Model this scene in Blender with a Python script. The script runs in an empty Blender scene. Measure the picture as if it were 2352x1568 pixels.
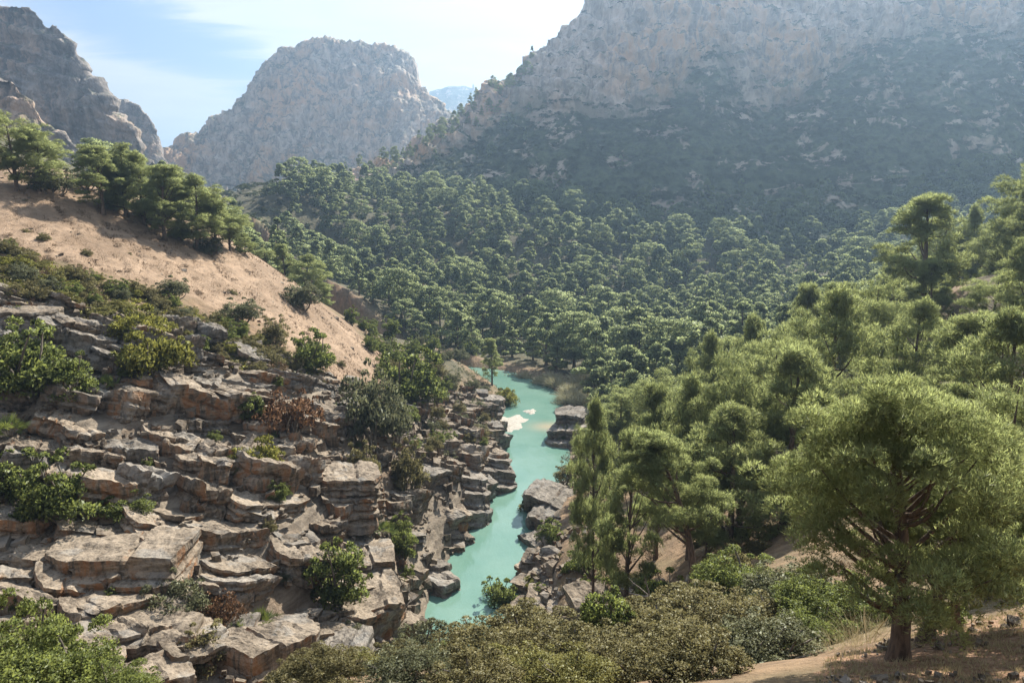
import bpy, bmesh, math, random
import numpy as np
from mathutils import Vector, Matrix

R = math.radians
rng = np.random.default_rng(11)
random.seed(11)
SC = bpy.context.scene
COL = SC.collection

# ------------------------------------------------------------------ camera
# One unit is one metre. The river surface is z = 0, the viewer stands on the right-hand slope.
EYE = Vector((0.0, 0.0, 45.0))
PITCH = R(10.2)
cam = bpy.data.cameras.new("camera")
cam.sensor_width = 36.0
cam.lens = 36.0 * 759.0 / 1024.0
cam.clip_start = 0.2
cam.clip_end = 20000
camo = bpy.data.objects.new("camera", cam)
camo.location = EYE
camo.rotation_euler = (R(90) - PITCH, 0, 0)
COL.objects.link(camo)
SC.camera = camo

# ------------------------------------------------------------------ light
SUN_AZ = R(28.0)     # to the right of straight ahead
SUN_EL = R(42.0)
sun = bpy.data.lights.new("sun", 'SUN')
sun.energy = 5.0
sun.angle = R(0.53)
sun.color = (1.0, 0.925, 0.80)
suno = bpy.data.objects.new("sun", sun)
sd = Vector((math.sin(SUN_AZ) * math.cos(SUN_EL), math.cos(SUN_AZ) * math.cos(SUN_EL), math.sin(SUN_EL)))
suno.rotation_euler = sd.to_track_quat('Z', 'Y').to_euler()
COL.objects.link(suno)

W = bpy.data.worlds.new("World")
SC.world = W
W.use_nodes = True
nt = W.node_tree
nt.nodes.clear()


class NT:
    """small helper to write node trees"""
    def __init__(s, tree):
        s.t = tree

    def n(s, typ, **kw):
        nd = s.t.nodes.new(typ)
        for k, v in kw.items():
            setattr(nd, k, v)
        return nd

    def l(s, a, b):
        s.t.links.new(a, b)

    def setin(s, sock, v):
        if isinstance(v, bpy.types.NodeSocket):
            s.l(v, sock)
        else:
            sock.default_value = v

    def math(s, op, a, b=None, c=None, clamp=False):
        nd = s.n('ShaderNodeMath', operation=op, use_clamp=clamp)
        s.setin(nd.inputs[0], a)
        if b is not None:
            s.setin(nd.inputs[1], b)
        if c is not None:
            s.setin(nd.inputs[2], c)
        return nd.outputs[0]

    def vmath(s, op, a, b=None):
        nd = s.n('ShaderNodeVectorMath', operation=op)
        s.setin(nd.inputs[0], a)
        if b is not None:
            s.setin(nd.inputs[1], b)
        return nd.outputs[0]

    def mix(s, fac, a, b, blend='MIX'):
        nd = s.n('ShaderNodeMix', data_type='RGBA', blend_type=blend)
        s.setin(nd.inputs[0], fac)
        s.setin(nd.inputs[6], a if isinstance(a, bpy.types.NodeSocket) else (*a, 1.0)[:4])
        s.setin(nd.inputs[7], b if isinstance(b, bpy.types.NodeSocket) else (*b, 1.0)[:4])
        return nd.outputs[2]

    def ramp(s, fac, lo, hi, a=0.0, b=1.0, smooth=True):
        nd = s.n('ShaderNodeMapRange', interpolation_type='SMOOTHSTEP' if smooth else 'LINEAR', clamp=True)
        s.setin(nd.inputs[0], fac)
        nd.inputs[1].default_value = lo
        nd.inputs[2].default_value = hi
        nd.inputs[3].default_value = a
        nd.inputs[4].default_value = b
        return nd.outputs[0]

    def noise(s, vec, scale, detail=5.0, rough=0.55, dist=0.0, out=0):
        nd = s.n('ShaderNodeTexNoise')
        s.setin(nd.inputs['Vector'], vec)
        nd.inputs['Scale'].default_value = scale
        nd.inputs['Detail'].default_value = detail
        nd.inputs['Roughness'].default_value = rough
        nd.inputs['Distortion'].default_value = dist
        return nd.outputs[out]

    def voronoi(s, vec, scale, feature='F1', rand=1.0):
        nd = s.n('ShaderNodeTexVoronoi', feature=feature)
        s.setin(nd.inputs['Vector'], vec)
        nd.inputs['Scale'].default_value = scale
        nd.inputs['Randomness'].default_value = rand
        return nd.outputs[0]

    def mapping(s, vec, scale=(1, 1, 1), rot=(0, 0, 0), loc=(0, 0, 0)):
        nd = s.n('ShaderNodeMapping')
        s.setin(nd.inputs[0], vec)
        nd.inputs[1].default_value = loc
        nd.inputs[2].default_value = rot
        nd.inputs[3].default_value = scale
        return nd.outputs[0]

    def bump(s, h, strength=0.5, dist=0.1, normal=None):
        nd = s.n('ShaderNodeBump')
        nd.inputs['Strength'].default_value = strength
        nd.inputs['Distance'].default_value = dist
        s.setin(nd.inputs['Height'], h)
        if normal is not None:
            s.l(normal, nd.inputs['Normal'])
        return nd.outputs[0]


w = NT(nt)
sky = w.n('ShaderNodeTexSky', sky_type='NISHITA')
sky.sun_disc = False
sky.sun_elevation = SUN_EL
sky.sun_rotation = SUN_AZ
sky.altitude = 300
sky.air_density = 1.0
sky.dust_density = 1.6
sky.ozone_density = 1.0
# thin high cloud drawn over the blue in the sky's own directions: an almost closed veil with a torn gap
tc = w.n('ShaderNodeTexCoord')
sep = w.n('ShaderNodeSeparateXYZ')
w.l(tc.outputs['Generated'], sep.inputs[0])
zz = w.math('ADD', w.math('MAXIMUM', sep.outputs[2], 0.0), 0.10)
comb = w.n('ShaderNodeCombineXYZ')
w.l(w.math('DIVIDE', sep.outputs[0], zz), comb.inputs[0])
w.l(w.math('DIVIDE', sep.outputs[1], zz), comb.inputs[1])
cm = w.mapping(comb.outputs[0], scale=(0.55, 1.2, 1.0), rot=(0, 0, R(-24)), loc=(1.9, 0.35, 0))
nz1 = w.noise(cm, 0.55, 6.0, 0.55, 0.4)
nz2 = w.noise(cm, 2.2, 7.0, 0.62, 0.7)
az = w.math('ARCTAN2', sep.outputs[0], sep.outputs[1])
el = w.math('ARCSINE', sep.outputs[2])
da = w.math('ADD', w.math('SUBTRACT', az, R(-23.6)), w.math('MULTIPLY', w.math('SUBTRACT', nz1, 0.5), 0.16))
de = w.math('ADD', w.math('SUBTRACT', el, R(10.9)), w.math('MULTIPLY', w.math('SUBTRACT', nz2, 0.5), 0.11))
ca, sa = math.cos(R(-17)), math.sin(R(-17))
g1 = w.math('ADD', w.math('MULTIPLY', da, ca), w.math('MULTIPLY', de, sa))
g2 = w.math('SUBTRACT', w.math('MULTIPLY', de, ca), w.math('MULTIPLY', da, sa))
gq = w.math('ADD', w.math('POWER', w.math('DIVIDE', g1, R(10.5)), 2.0), w.math('POWER', w.math('DIVIDE', g2, R(2.0)), 2.0))
gap = w.ramp(gq, 0.05, 1.9, 1.0, 0.0)
thin = w.ramp(nz1, 0.24, 0.62, 0.14, 0.66)              # cover of the thin sheet looking straight up
slant = w.math('DIVIDE', 1.25, w.math('ADD', w.math('MAXIMUM', sep.outputs[2], 0.0), 0.06))   # more cloud along a slanting line of sight
cov = w.math('SUBTRACT', 1.0, w.math('POWER', w.math('SUBTRACT', 1.0, thin), slant))
cov = w.math('MULTIPLY', cov, w.math('SUBTRACT', 1.0, w.math('MULTIPLY', gap, 0.85)))
cloudc = w.mix(w.ramp(nz2, 0.3, 0.75), (6.4, 6.7, 7.1), (7.3, 7.5, 7.7))
skyc = w.mix(cov, w.mix(0.5, sky.outputs[0], (1.5, 3.3, 7.2)), cloudc)
bg = w.n('ShaderNodeBackground')
w.l(skyc, bg.inputs[0])
bg.inputs[1].default_value = 0.05
wo = w.n('ShaderNodeOutputWorld')
w.l(bg.outputs[0], wo.inputs[0])

vs = SC.view_settings
vs.view_transform = 'Standard'
vs.look = 'None'
vs.exposure = 1.38
vs.gamma = 1.0
vs.use_curve_mapping = False
SC.cycles.use_denoising = True
try:
    SC.cycles.denoiser = 'OPENIMAGEDENOISE'
except Exception:
    pass
SC.cycles.max_bounces = 6
SC.cycles.diffuse_bounces = 3
SC.cycles.glossy_bounces = 2
SC.cycles.transmission_bounces = 4
SC.cycles.transparent_max_bounces = 4
SC.cycles.volume_bounces = 0
SC.cycles.use_fast_gi = False
SC.cycles.sample_clamp_indirect = 6.0

# ------------------------------------------------------------------ helpers
PW, PH, FPX = 2352.0, 1568.0, 759.0 * 2352.0 / 1024.0     # the photograph's own measures, used to survey points
SP, CP = math.sin(PITCH), math.cos(PITCH)


def P(u, v, Y):
    """the point at distance Y (metres straight ahead) on the line of sight through u, v"""
    a, b = (u - PW / 2) / FPX, (PH / 2 - v) / FPX
    dy, dz = CP + b * SP, -SP + b * CP
    t = Y / dy
    return Vector((EYE.x + a * t, EYE.y + Y, EYE.z + dz * t))


def Parr(u, v, Y):
    a, b = (u - PW / 2) / FPX, (PH / 2 - v) / FPX
    dy, dz = CP + b * SP, -SP + b * CP
    t = Y / dy
    return np.stack([EYE.x + a * t, EYE.y + Y + 0 * t, EYE.z + dz * t], -1)


_pr = np.random.default_rng(5)
_perm = np.concatenate([_pr.permutation(256)] * 3).astype(np.int32)
_g = _pr.normal(size=(256, 3))
_g /= np.linalg.norm(_g, axis=1)[:, None]


def perlin(p):
    p = np.asarray(p, dtype=np.float64)
    i = np.floor(p).astype(np.int64)
    f = p - i
    i &= 255
    u = f * f * f * (f * (f * 6 - 15) + 10)
    res = np.zeros(len(p))
    for dx in (0, 1):
        wx = u[:, 0] if dx else 1 - u[:, 0]
        a = _perm[(i[:, 0] + dx) & 255]
        for dy in (0, 1):
            wy = u[:, 1] if dy else 1 - u[:, 1]
            b = _perm[a + ((i[:, 1] + dy) & 255)]
            for dz in (0, 1):
                wz = u[:, 2] if dz else 1 - u[:, 2]
                g = _g[_perm[b + ((i[:, 2] + dz) & 255)]]
                d = g[:, 0] * (f[:, 0] - dx) + g[:, 1] * (f[:, 1] - dy) + g[:, 2] * (f[:, 2] - dz)
                res += wx * wy * wz * d
    return res * 1.5


def fbm(p, oct=4, gain=0.5, lac=2.03, ridged=False):
    p = np.asarray(p, dtype=np.float64)
    s, a, tot = 0.0, 1.0, 0.0
    for k in range(oct):
        n = perlin(p + k * 17.3)
        if ridged:
            n = 1 - 2 * np.abs(n)
        s = s + a * n
        tot += a
        a *= gain
        p = p * lac
    return s / tot


def smooth(a, b, x):
    t = np.clip((x - a) / (b - a), 0, 1)
    return t * t * (3 - 2 * t)


def mesh_np(name, verts, faces, mat=None, smooth_shade=False, attrs=None, normals=None, matidx=None):
    """numpy verts (N,3), faces (M,k) -> a mesh datablock"""
    verts = np.ascontiguousarray(verts, dtype=np.float32)
    faces = np.ascontiguousarray(faces, dtype=np.int32)
    me = bpy.data.meshes.new(name)
    me.vertices.add(len(verts))
    me.vertices.foreach_set('co', verts.ravel())
    k = faces.shape[1]
    me.loops.add(faces.size)
    me.loops.foreach_set('vertex_index', faces.ravel())
    me.polygons.add(len(faces))
    me.polygons.foreach_set('loop_start', np.arange(0, faces.size, k, dtype=np.int32))
    if smooth_shade:
        me.polygons.foreach_set('use_smooth', np.ones(len(faces), dtype=bool))
    else:
        me.polygons.foreach_set('use_smooth', np.zeros(len(faces), dtype=bool))
    mats = mat if isinstance(mat, (list, tuple)) else [mat]
    for m in mats:
        if m is not None:
            me.materials.append(m)
    if matidx is not None:
        me.polygons.foreach_set('material_index', np.ascontiguousarray(matidx, dtype=np.int32))
    for an, av in (attrs or {}).items():
        at = me.attributes.new(an, 'FLOAT', 'POINT')
        at.data.foreach_set('value', np.ascontiguousarray(av, dtype=np.float32))
    me.update(calc_edges=True)
    if normals is not None:
        me.polygons.foreach_set('use_smooth', np.ones(len(faces), dtype=bool))
        me.normals_split_custom_set_from_vertices(np.ascontiguousarray(normals, dtype=np.float32))
    return me


def ob(name, data, parent=None, loc=None, rot=None, scale=None):
    o = bpy.data.objects.new(name, data)
    COL.objects.link(o)
    if parent is not None:
        o.parent = parent
    if loc is not None:
        o.location = loc
    if rot is not None:
        o.rotation_euler = rot
    if scale is not None:
        o.scale = scale if hasattr(scale, '__len__') else (scale,) * 3
    return o


def tag(o, label=None, cat=None, group=None, kind=None):
    if label:
        o['label'] = label
    if cat:
        o['category'] = cat
    if group:
        o['group'] = group
    if kind:
        o['kind'] = kind
    return o


def grid_faces(nu, nv, wrap=False):
    """quads of a grid stored row by row: index = i * nv + j"""
    i = np.arange(nu if wrap else nu - 1)
    j = np.arange(nv - 1)
    I, J = np.meshgrid(i, j, indexing='ij')
    I2 = (I + 1) % nu
    return np.stack([I * nv + J, I2 * nv + J, I2 * nv + J + 1, I * nv + J + 1], -1).reshape(-1, 4)


def tube(pts, radii, sides=7, cap=True):
    """tapered tube along points: verts, quads"""
    pts = np.asarray(pts, dtype=float)
    n = len(pts)
    tang = np.gradient(pts, axis=0)
    tang /= np.linalg.norm(tang, axis=1)[:, None] + 1e-9
    up = np.array([0.31, 0.17, 0.93])
    if abs(tang[0] @ up) > 0.9:
        up = np.array([1.0, 0.1, 0.0])
    V = []
    for k in range(n):
        a = np.cross(tang[k], up)
        a /= np.linalg.norm(a) + 1e-9
        b = np.cross(tang[k], a)
        th = np.linspace(0, 2 * np.pi, sides, endpoint=False)
        V.append(pts[k] + radii[k] * (np.cos(th)[:, None] * a + np.sin(th)[:, None] * b))
    V = np.concatenate(V)
    F = []
    for k in range(n - 1):
        for s in range(sides):
            s2 = (s + 1) % sides
            F.append((k * sides + s, k * sides + s2, (k + 1) * sides + s2, (k + 1) * sides + s))
    return V, np.array(F, dtype=np.int32)


def join(parts):
    V, F, o = [], [], 0
    for v, f in parts:
        V.append(v)
        F.append(np.asarray(f) + o)
        o += len(v)
    return np.concatenate(V), np.concatenate(F)

# ------------------------------------------------------------------ materials of the setting
def new_mat(name):
    m = bpy.data.materials.new(name)
    m.use_nodes = True
    t = m.node_tree
    t.nodes.clear()
    k = NT(t)
    out = k.n('ShaderNodeOutputMaterial')
    bs = k.n('ShaderNodeBsdfPrincipled')
    k.l(bs.outputs[0], out.inputs[0])
    bs.inputs['Roughness'].default_value = 0.9
    bs.inputs['Specular IOR Level'].default_value = 0.25
    return m, k, bs, out


def attr(k, name):
    nd = k.n('ShaderNodeAttribute')
    nd.attribute_name = name
    return nd.outputs['Fac']


def ground_material():
    m, k, bs, out = new_mat("ground")
    geo = k.n('ShaderNodeNewGeometry')
    pos = geo.outputs['Position']
    n1 = k.noise(pos, 0.09, 3, 0.6)
    n2 = k.noise(pos, 0.9, 4, 0.62)
    n3 = k.noise(pos, 7.0, 3, 0.65)
    # leaf litter and scrubby soil under trees and bushes
    soil = k.mix(k.ramp(n2, 0.3, 0.7), (0.120, 0.080, 0.048), (0.230, 0.155, 0.094))
    soil = k.mix(k.ramp(n1, 0.45, 0.62, 0, 0.55), soil, (0.110, 0.098, 0.050))
    # dark brown-green needle litter and undergrowth of the pine forest
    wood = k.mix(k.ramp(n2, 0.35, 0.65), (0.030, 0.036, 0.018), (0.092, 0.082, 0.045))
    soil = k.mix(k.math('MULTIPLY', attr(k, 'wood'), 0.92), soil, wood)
    # bare sandy earth of the sunlit slope
    st = k.mapping(pos, scale=(0.55, 0.25, 0.16), rot=(0, 0, R(-38)))
    n4 = k.noise(st, 1.2, 4, 0.6, 0.6)
    sand = k.mix(k.ramp(n4, 0.28, 0.75), (0.215, 0.148, 0.096), (0.320, 0.228, 0.155))
    sand = k.mix(k.ramp(n1, 0.44, 0.60, 0, 0.6), sand, (0.150, 0.100, 0.062))
    sand = k.mix(k.ramp(n2, 0.50, 0.66, 0, 0.7), sand, (0.150, 0.105, 0.068))
    sand = k.mix(k.ramp(n3, 0.60, 0.75, 0, 0.5), sand, (0.105, 0.070, 0.042))
    c = k.mix(attr(k, 'sand'), soil, sand)
    # bedrock
    bed = k.mapping(pos, scale=(0.3, 0.3, 2.4), rot=(0, R(14), 0))
    n5 = k.noise(bed, 1.0, 4, 0.65, 0.4)
    rock = k.mix(k.ramp(n5, 0.3, 0.68), (0.085, 0.068, 0.052), (0.235, 0.196, 0.150))
    rock = k.mix(k.ramp(n1, 0.52, 0.66, 0, 0.35), rock, (0.180, 0.110, 0.062))
    c = k.mix(attr(k, 'rock'), c, rock)
    # red-brown path earth near the viewer
    path = k.mix(k.ramp(n2, 0.3, 0.7), (0.165, 0.092, 0.055), (0.290, 0.180, 0.112))
    path = k.mix(k.ramp(n3, 0.45, 0.7, 0, 0.8), path, (0.120, 0.070, 0.042))
    path = k.mix(k.ramp(k.noise(pos, 26.0, 4, 0.7), 0.52, 0.66, 0, 0.7), path, (0.330, 0.232, 0.152))
    c = k.mix(attr(k, 'path'), c, path)
    k.l(c, bs.inputs['Base Color'])
    hsum = k.math('ADD', k.math('MULTIPLY', n2, 1.0), k.math('MULTIPLY', n3, 0.35))
    hsum = k.math('ADD', hsum, k.math('MULTIPLY', n4, 0.8))
    k.l(k.bump(hsum, 0.8, 0.35), bs.inputs['Normal'])
    return m


def mountain_material(name, rock_base=(0.47, 0.44, 0.42), ochre=0.5, scrub=0.5):  # first colour is the limestone's own, before streaks and stains
    """limestone wall with vertical streaks, ochre stains and dark scrub on the gentler ground"""
    m, k, bs, out = new_mat(name)
    geo = k.n('ShaderNodeNewGeometry')
    pos = geo.outputs['Position']
    big = k.noise(pos, 0.013, 3, 0.55)
    streak = k.noise(k.mapping(pos, scale=(0.11, 0.11, 0.040), rot=(0, R(12), 0)), 1.0, 5, 0.66, 0.8)
    streak2 = k.noise(k.mapping(pos, scale=(0.30, 0.30, 0.11), rot=(0, R(-14), 0)), 1.0, 4, 0.66, 0.5)
    blotch = k.noise(pos, 0.06, 3, 0.62)
    fine = k.noise(pos, 0.33, 3, 0.65)
    c = k.mix(k.ramp(streak, 0.34, 0.66), tuple(x * 0.42 for x in rock_base), tuple(x * 1.12 for x in rock_base))
    c = k.mix(k.ramp(streak2, 0.50, 0.70, 0, 0.55), c, tuple(x * 0.38 for x in rock_base))
    oc = k.math('MULTIPLY', k.ramp(big, 0.42, 0.60), k.ramp(streak, 0.40, 0.60))
    oc = k.math('MULTIPLY', oc, ochre)
    c = k.mix(oc, c, (0.50, 0.315, 0.19))
    c = k.mix(k.ramp(fine, 0.58, 0.78, 0, 0.30), c, (0.56, 0.52, 0.48))
    # bare scree and pale earth lower down
    scree = k.mix(k.ramp(blotch, 0.35, 0.65), (0.25, 0.205, 0.16), (0.43, 0.36, 0.29))
    c = k.mix(k.math('SUBTRACT', 1.0, attr(k, 'cliff')), c, scree)
    # scrub: holm oak, juniper and rosemary seen from far away
    nsep = k.n('ShaderNodeSeparateXYZ')
    k.l(geo.outputs['Normal'], nsep.inputs[0])
    flat = k.ramp(nsep.outputs[2], 0.38, 0.74)
    spots = k.ramp(k.noise(pos, 0.10, 3, 0.68), 0.50, 0.58)
    patch = k.ramp(k.noise(k.mapping(pos, scale=(0.05, 0.05, 0.020), rot=(0, R(40), 0)), 1.0, 4, 0.68, 0.5), 0.385, 0.50)
    vg = k.math('MULTIPLY', k.math('ADD', k.math('MULTIPLY', flat, 0.75), attr(k, 'veg')), k.math('MAXIMUM', spots, k.math('MULTIPLY', patch, attr(k, 'veg'))), clamp=True)
    vg = k.math('MULTIPLY', vg, scrub, clamp=True)
    green = k.mix(k.ramp(fine, 0.35, 0.65), (0.030, 0.042, 0.020), (0.070, 0.085, 0.036))
    c = k.mix(vg, c, green)
    k.l(c, bs.inputs['Base Color'])
    h = k.math('ADD', k.math('MULTIPLY', streak, 1.0), k.math('MULTIPLY', fine, 0.7))
    h = k.math('ADD', h, k.math('MULTIPLY', streak2, 0.6))
    k.l(k.bump(h, 0.9, 2.0), bs.inputs['Normal'])
    return m


def water_material():
    m, k, bs, out = new_mat("milky_turquoise_water")
    geo = k.n('ShaderNodeNewGeometry')
    pos = geo.outputs['Position']
    sh = attr(k, 'shallow')
    n0 = k.noise(pos, 0.12, 3, 0.5)
    c = k.mix(k.ramp(n0, 0.35, 0.65), (0.108, 0.205, 0.166), (0.135, 0.232, 0.190))
    c = k.mix(sh, c, (0.300, 0.270, 0.190))
    k.l(c, bs.inputs['Base Color'])
    bs.inputs['Roughness'].default_value = 0.07
    bs.inputs['Specular IOR Level'].default_value = 0.5
    bs.inputs['IOR'].default_value = 1.33
    n1 = k.noise(k.mapping(pos, scale=(1.0, 0.55, 1.0)), 1.7, 5, 0.55, 0.3)
    n2 = k.noise(k.mapping(pos, scale=(1.0, 0.35, 1.0)), 0.45, 3, 0.5, 0.5)
    k.l(k.bump(k.math('ADD', n1, k.math('MULTIPLY', n2, 2.0)), 0.30, 0.09), bs.inputs['Normal'])
    return m


# ------------------------------------------------------------------ ground: one survey of the whole valley
def px(*rows):
    return [tuple(P(u, v, Y)) for (u, v, Y) in rows]


SURVEY = []
# left bank: ledges from the gully up to the sandy slope and its crest
SURVEY += px((0, 1400, 50), (0, 1250, 57), (0, 1100, 63), (0, 950, 70), (0, 800, 77), (0, 700, 84), (0, 550, 102), (0, 400, 126),
             (350, 1480, 50), (350, 1350, 55), (350, 1200, 62), (350, 1050, 70), (350, 900, 78), (350, 800, 86), (350, 700, 97),
             (350, 600, 113), (350, 520, 130), (180, 440, 128), (180, 1290, 56), (180, 1000, 68), (180, 650, 95),
             (520, 1420, 55), (520, 1200, 65), (520, 1000, 77), (520, 820, 93), (520, 680, 116), (540, 570, 142),
             (700, 1400, 60), (700, 1250, 67), (700, 1100, 75), (700, 980, 84), (700, 900, 92), (700, 850, 101), (700, 770, 118),
             (700, 700, 138), (620, 620, 142),
             (880, 880, 127), (820, 890, 112), (800, 780, 137), (900, 1000, 100), (900, 1150, 88), (900, 1300, 78), (880, 1420, 68),
             (1000, 950, 125), (1000, 1050, 106), (1000, 1150, 96), (1000, 1230, 91), (960, 1380, 78),
             (1080, 890, 150), (1080, 1000, 125), (1120, 935, 150), (1060, 840, 182), (940, 860, 160),
             (300, 1568, 44), (600, 1568, 48), (800, 1540, 55))
# behind the left crest
SURVEY += [(-100, 175, 52), (-160, 150, 66), (-160, 230, 70), (-72, 185, 36), (-60, 240, 20), (-110, 260, 38), (-46, 165, 27),
           (-38, 178, 18), (-30, 200, 8), (-130, 110, 52), (-120, 60, 40), (-75, 20, 33), (-130, 0, 40), (-220, 120, 80), (-260, 260, 90)]
# near bank, where the viewer stands
SURVEY += [(0, 0, 43.4), (-6, 0, 42.9), (6, 0, 43.8), (14, 0, 45.2), (0, -12, 49), (-22, 0, 40.5), (24, -4, 47.5), (-14, 19, 30.5),
           (-25, 24, 26), (-40, 28, 24), (0, 22, 30.0), (-6, 27, 27.0), (6, 27, 28.0), (40, 10, 46), (40, -30, 56), (-40, -30, 52),
           (120, 0, 62), (-120, -40, 50), (0, 36, 21.5), (-16, 36, 17.5), (8, 36, 23.5)]
SURVEY += px((1900, 1545, 14.0), (2100, 1490, 15.5), (2352, 1420, 17.5), (2200, 1440, 18.0), (2352, 1568, 12.2), (1700, 1520, 24),
             (1590, 1345, 45), (1330, 1400, 63), (1450, 1440, 50), (1330, 1250, 80), (1280, 1120, 112), (1210, 1200, 98),
             (1185, 1330, 84), (1160, 1420, 76), (1340, 1070, 124), (1345, 985, 150), (1300, 905, 183), (1400, 905, 175))
# right-hand valley, forest floor (under the crowns) and the spur on the right
SURVEY += [(18, 70, 13), (30, 60, 25), (33, 72, 23.5), (42, 85, 23), (26, 108, 9), (40, 140, 9), (60, 110, 23), (70, 75, 34.5), (50, 45, 33), (36, 30, 34.5),
           (90, 110, 39), (110, 80, 48), (130, 140, 48), (60, 60, 34), (80, 160, 17), (120, 190, 20), (60, 190, 6), (20, 200, 2.5),
           (-20, 215, 5), (-45, 240, 9), (160, 100, 60), (200, 180, 62)]
SURVEY += [tuple(Vector(p) - Vector((0, 0, 7.5))) for p in px(
    (850, 800, 205), (1000, 760, 225), (1180, 835, 197), (1300, 780, 220), (1150, 650, 300), (800, 620, 300), (1600, 650, 300),
    (1150, 500, 365), (900, 512, 365), (700, 555, 340), (1400, 512, 365), (1700, 560, 335), (1900, 640, 270), (2100, 620, 250),
    (2352, 600, 260), (1000, 462, 392), (1120, 455, 395), (1250, 462, 392), (1600, 520, 370), (2000, 540, 340))]
SURVEY += px((2200, 655, 92), (2352, 640, 92), (2100, 780, 84))
SURVEY += px((560, 490, 345), (660, 488, 350), (610, 520, 320), (480, 500, 420), (800, 480, 480))
SURVEY += [(-150, 420, 50), (-60, 520, 38), (100, 520, 44), (260, 480, 60), (350, 300, 75), (300, 150, 90), (-300, 450, 80),
           (0, 700, 40), (300, 800, 60), (-300, 800, 60)]
S = np.array(SURVEY, dtype=float)
SX, SZ = S[:, :2], S[:, 2]


def _tps(d2):
    return 0.5 * d2 * np.log(d2 + 1e-9)


_n = len(SX)
_d2 = ((SX[:, None, :] - SX[None, :, :]) ** 2).sum(-1) / 1e4
_A = np.zeros((_n + 3, _n + 3))
_A[:_n, :_n] = _tps(_d2) + np.eye(_n) * 2e-4
_A[:_n, _n] = 1
_A[:_n, _n + 1:] = SX / 100
_A[_n, :_n] = 1
_A[_n + 1:, :_n] = SX.T / 100
_w = np.linalg.solve(_A, np.concatenate([SZ, np.zeros(3)]))


def rbf(x, y):
    x, y = np.asarray(x, float).ravel(), np.asarray(y, float).ravel()
    xc, yc = np.clip(x, -330, 380), np.clip(y, -60, 820)
    out = np.zeros(len(x))
    for s in range(0, len(x), 40000):
        e = slice(s, s + 40000)
        d2 = ((xc[e, None] - SX[None, :, 0]) ** 2 + (yc[e, None] - SX[None, :, 1]) ** 2) / 1e4
        out[e] = _tps(d2) @ _w[:_n] + _w[_n] + (_w[_n + 1] * xc[e] + _w[_n + 2] * yc[e]) / 100
    return out


# river: centre line with half widths
RIV = []
for (u, v, hw) in ((1084, 1480, 4.3), (1098, 1400, 4.6), (1112, 1300, 4.6), (1142, 1235, 4.2), (1184, 1150, 3.6), (1226, 1095, 4.0),
                   (1226, 1050, 5.6), (1212, 1000, 4.8), (1208, 960, 5.4), (1226, 925, 6.6), (1218, 900, 6.2)):
    a = -SP + (PH / 2 - v) / FPX * CP
    Yr = -EYE.z / a * (CP + (PH / 2 - v) / FPX * SP)
    p = P(u, v, Yr)
    RIV.append((p.x, p.y, hw * 0.80))
RIV = [(-3, 40, 2.0), (-2, 50, 3.0), (-3, 62, 4.0)] + RIV + [(-4, 196, 6.0), (-22, 208, 6.0), (-48, 232, 6.0), (-80, 268, 6.0), (-120, 320, 6)]
RIV = np.array(RIV)


def _resample(poly, step=1.0):
    d = np.concatenate([[0], np.cumsum(np.linalg.norm(np.diff(poly[:, :2], axis=0), axis=1))])
    t = np.arange(0, d[-1], step)
    o = np.stack([np.interp(t, d, poly[:, c]) for c in range(3)], -1)
    ker = np.ones(7) / 7
    for c in range(3):
        o[3:-3, c] = np.convolve(o[:, c], ker, 'valid')
    return o


RIVS = _resample(RIV)


def river_dist(x, y):
    """distance beyond the water's edge (negative in the water)"""
    x, y = np.asarray(x, float).ravel(), np.asarray(y, float).ravel()
    out = np.full(len(x), 1e3)
    idx = np.where((np.abs(x + 20) < 160) & (y > 20) & (y < 360))[0]
    for s in range(0, len(idx), 30000):
        e = idx[s:s + 30000]
        d = np.sqrt((x[e, None] - RIVS[None, :, 0]) ** 2 + (y[e, None] - RIVS[None, :, 1]) ** 2) - RIVS[None, :, 2]
        out[e] = d.min(1)
    return out


def inpoly(x, y, poly):
    poly = np.asarray(poly)
    ins = np.zeros(len(x), bool)
    n = len(poly)
    j = n - 1
    for i in range(n):
        xi, yi = poly[i, :2]
        xj, yj = poly[j, :2]
        c = ((yi > y) != (yj > y)) & (x < (xj - xi) * (y - yi) / (yj - yi + 1e-12) + xi)
        ins ^= c
        j = i
    return ins


SAND = px((-200, 330, 130), (-200, 560, 100), (0, 560, 100), (160, 610, 100), (330, 665, 103), (480, 720, 107), (600, 775, 111), (720, 850, 105),
          (840, 905, 112), (900, 880, 128), (860, 780, 150), (760, 690, 158), (640, 610, 155), (560, 545, 150), (400, 470, 145), (200, 390, 142))
ROCKZ = px((-200, 1568, 40), (300, 1600, 42), (800, 1580, 52), (960, 1450, 72), (1040, 1280, 92), (1180, 1120, 112), (1170, 960, 145),
           (1080, 900, 150), (900, 930, 115), (800, 900, 105), (600, 800, 100), (400, 740, 96), (200, 720, 88), (-200, 690, 86))
PATHZ = px((1830, 1640, 10), (1900, 1480, 16), (2080, 1430, 18), (2420, 1330, 21), (2700, 1500, 14), (2500, 1900, 6), (1900, 1900, 8))

TRAILZ = px((2180, 720, 84), (2196, 640, 92), (2208, 598, 97), (2220, 598, 97), (2218, 640, 92), (2200, 720, 84))
SLIPZ = px((735, 690, 160), (770, 800, 150), (850, 830, 150), (838, 800, 162), (800, 735, 168))


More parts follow.
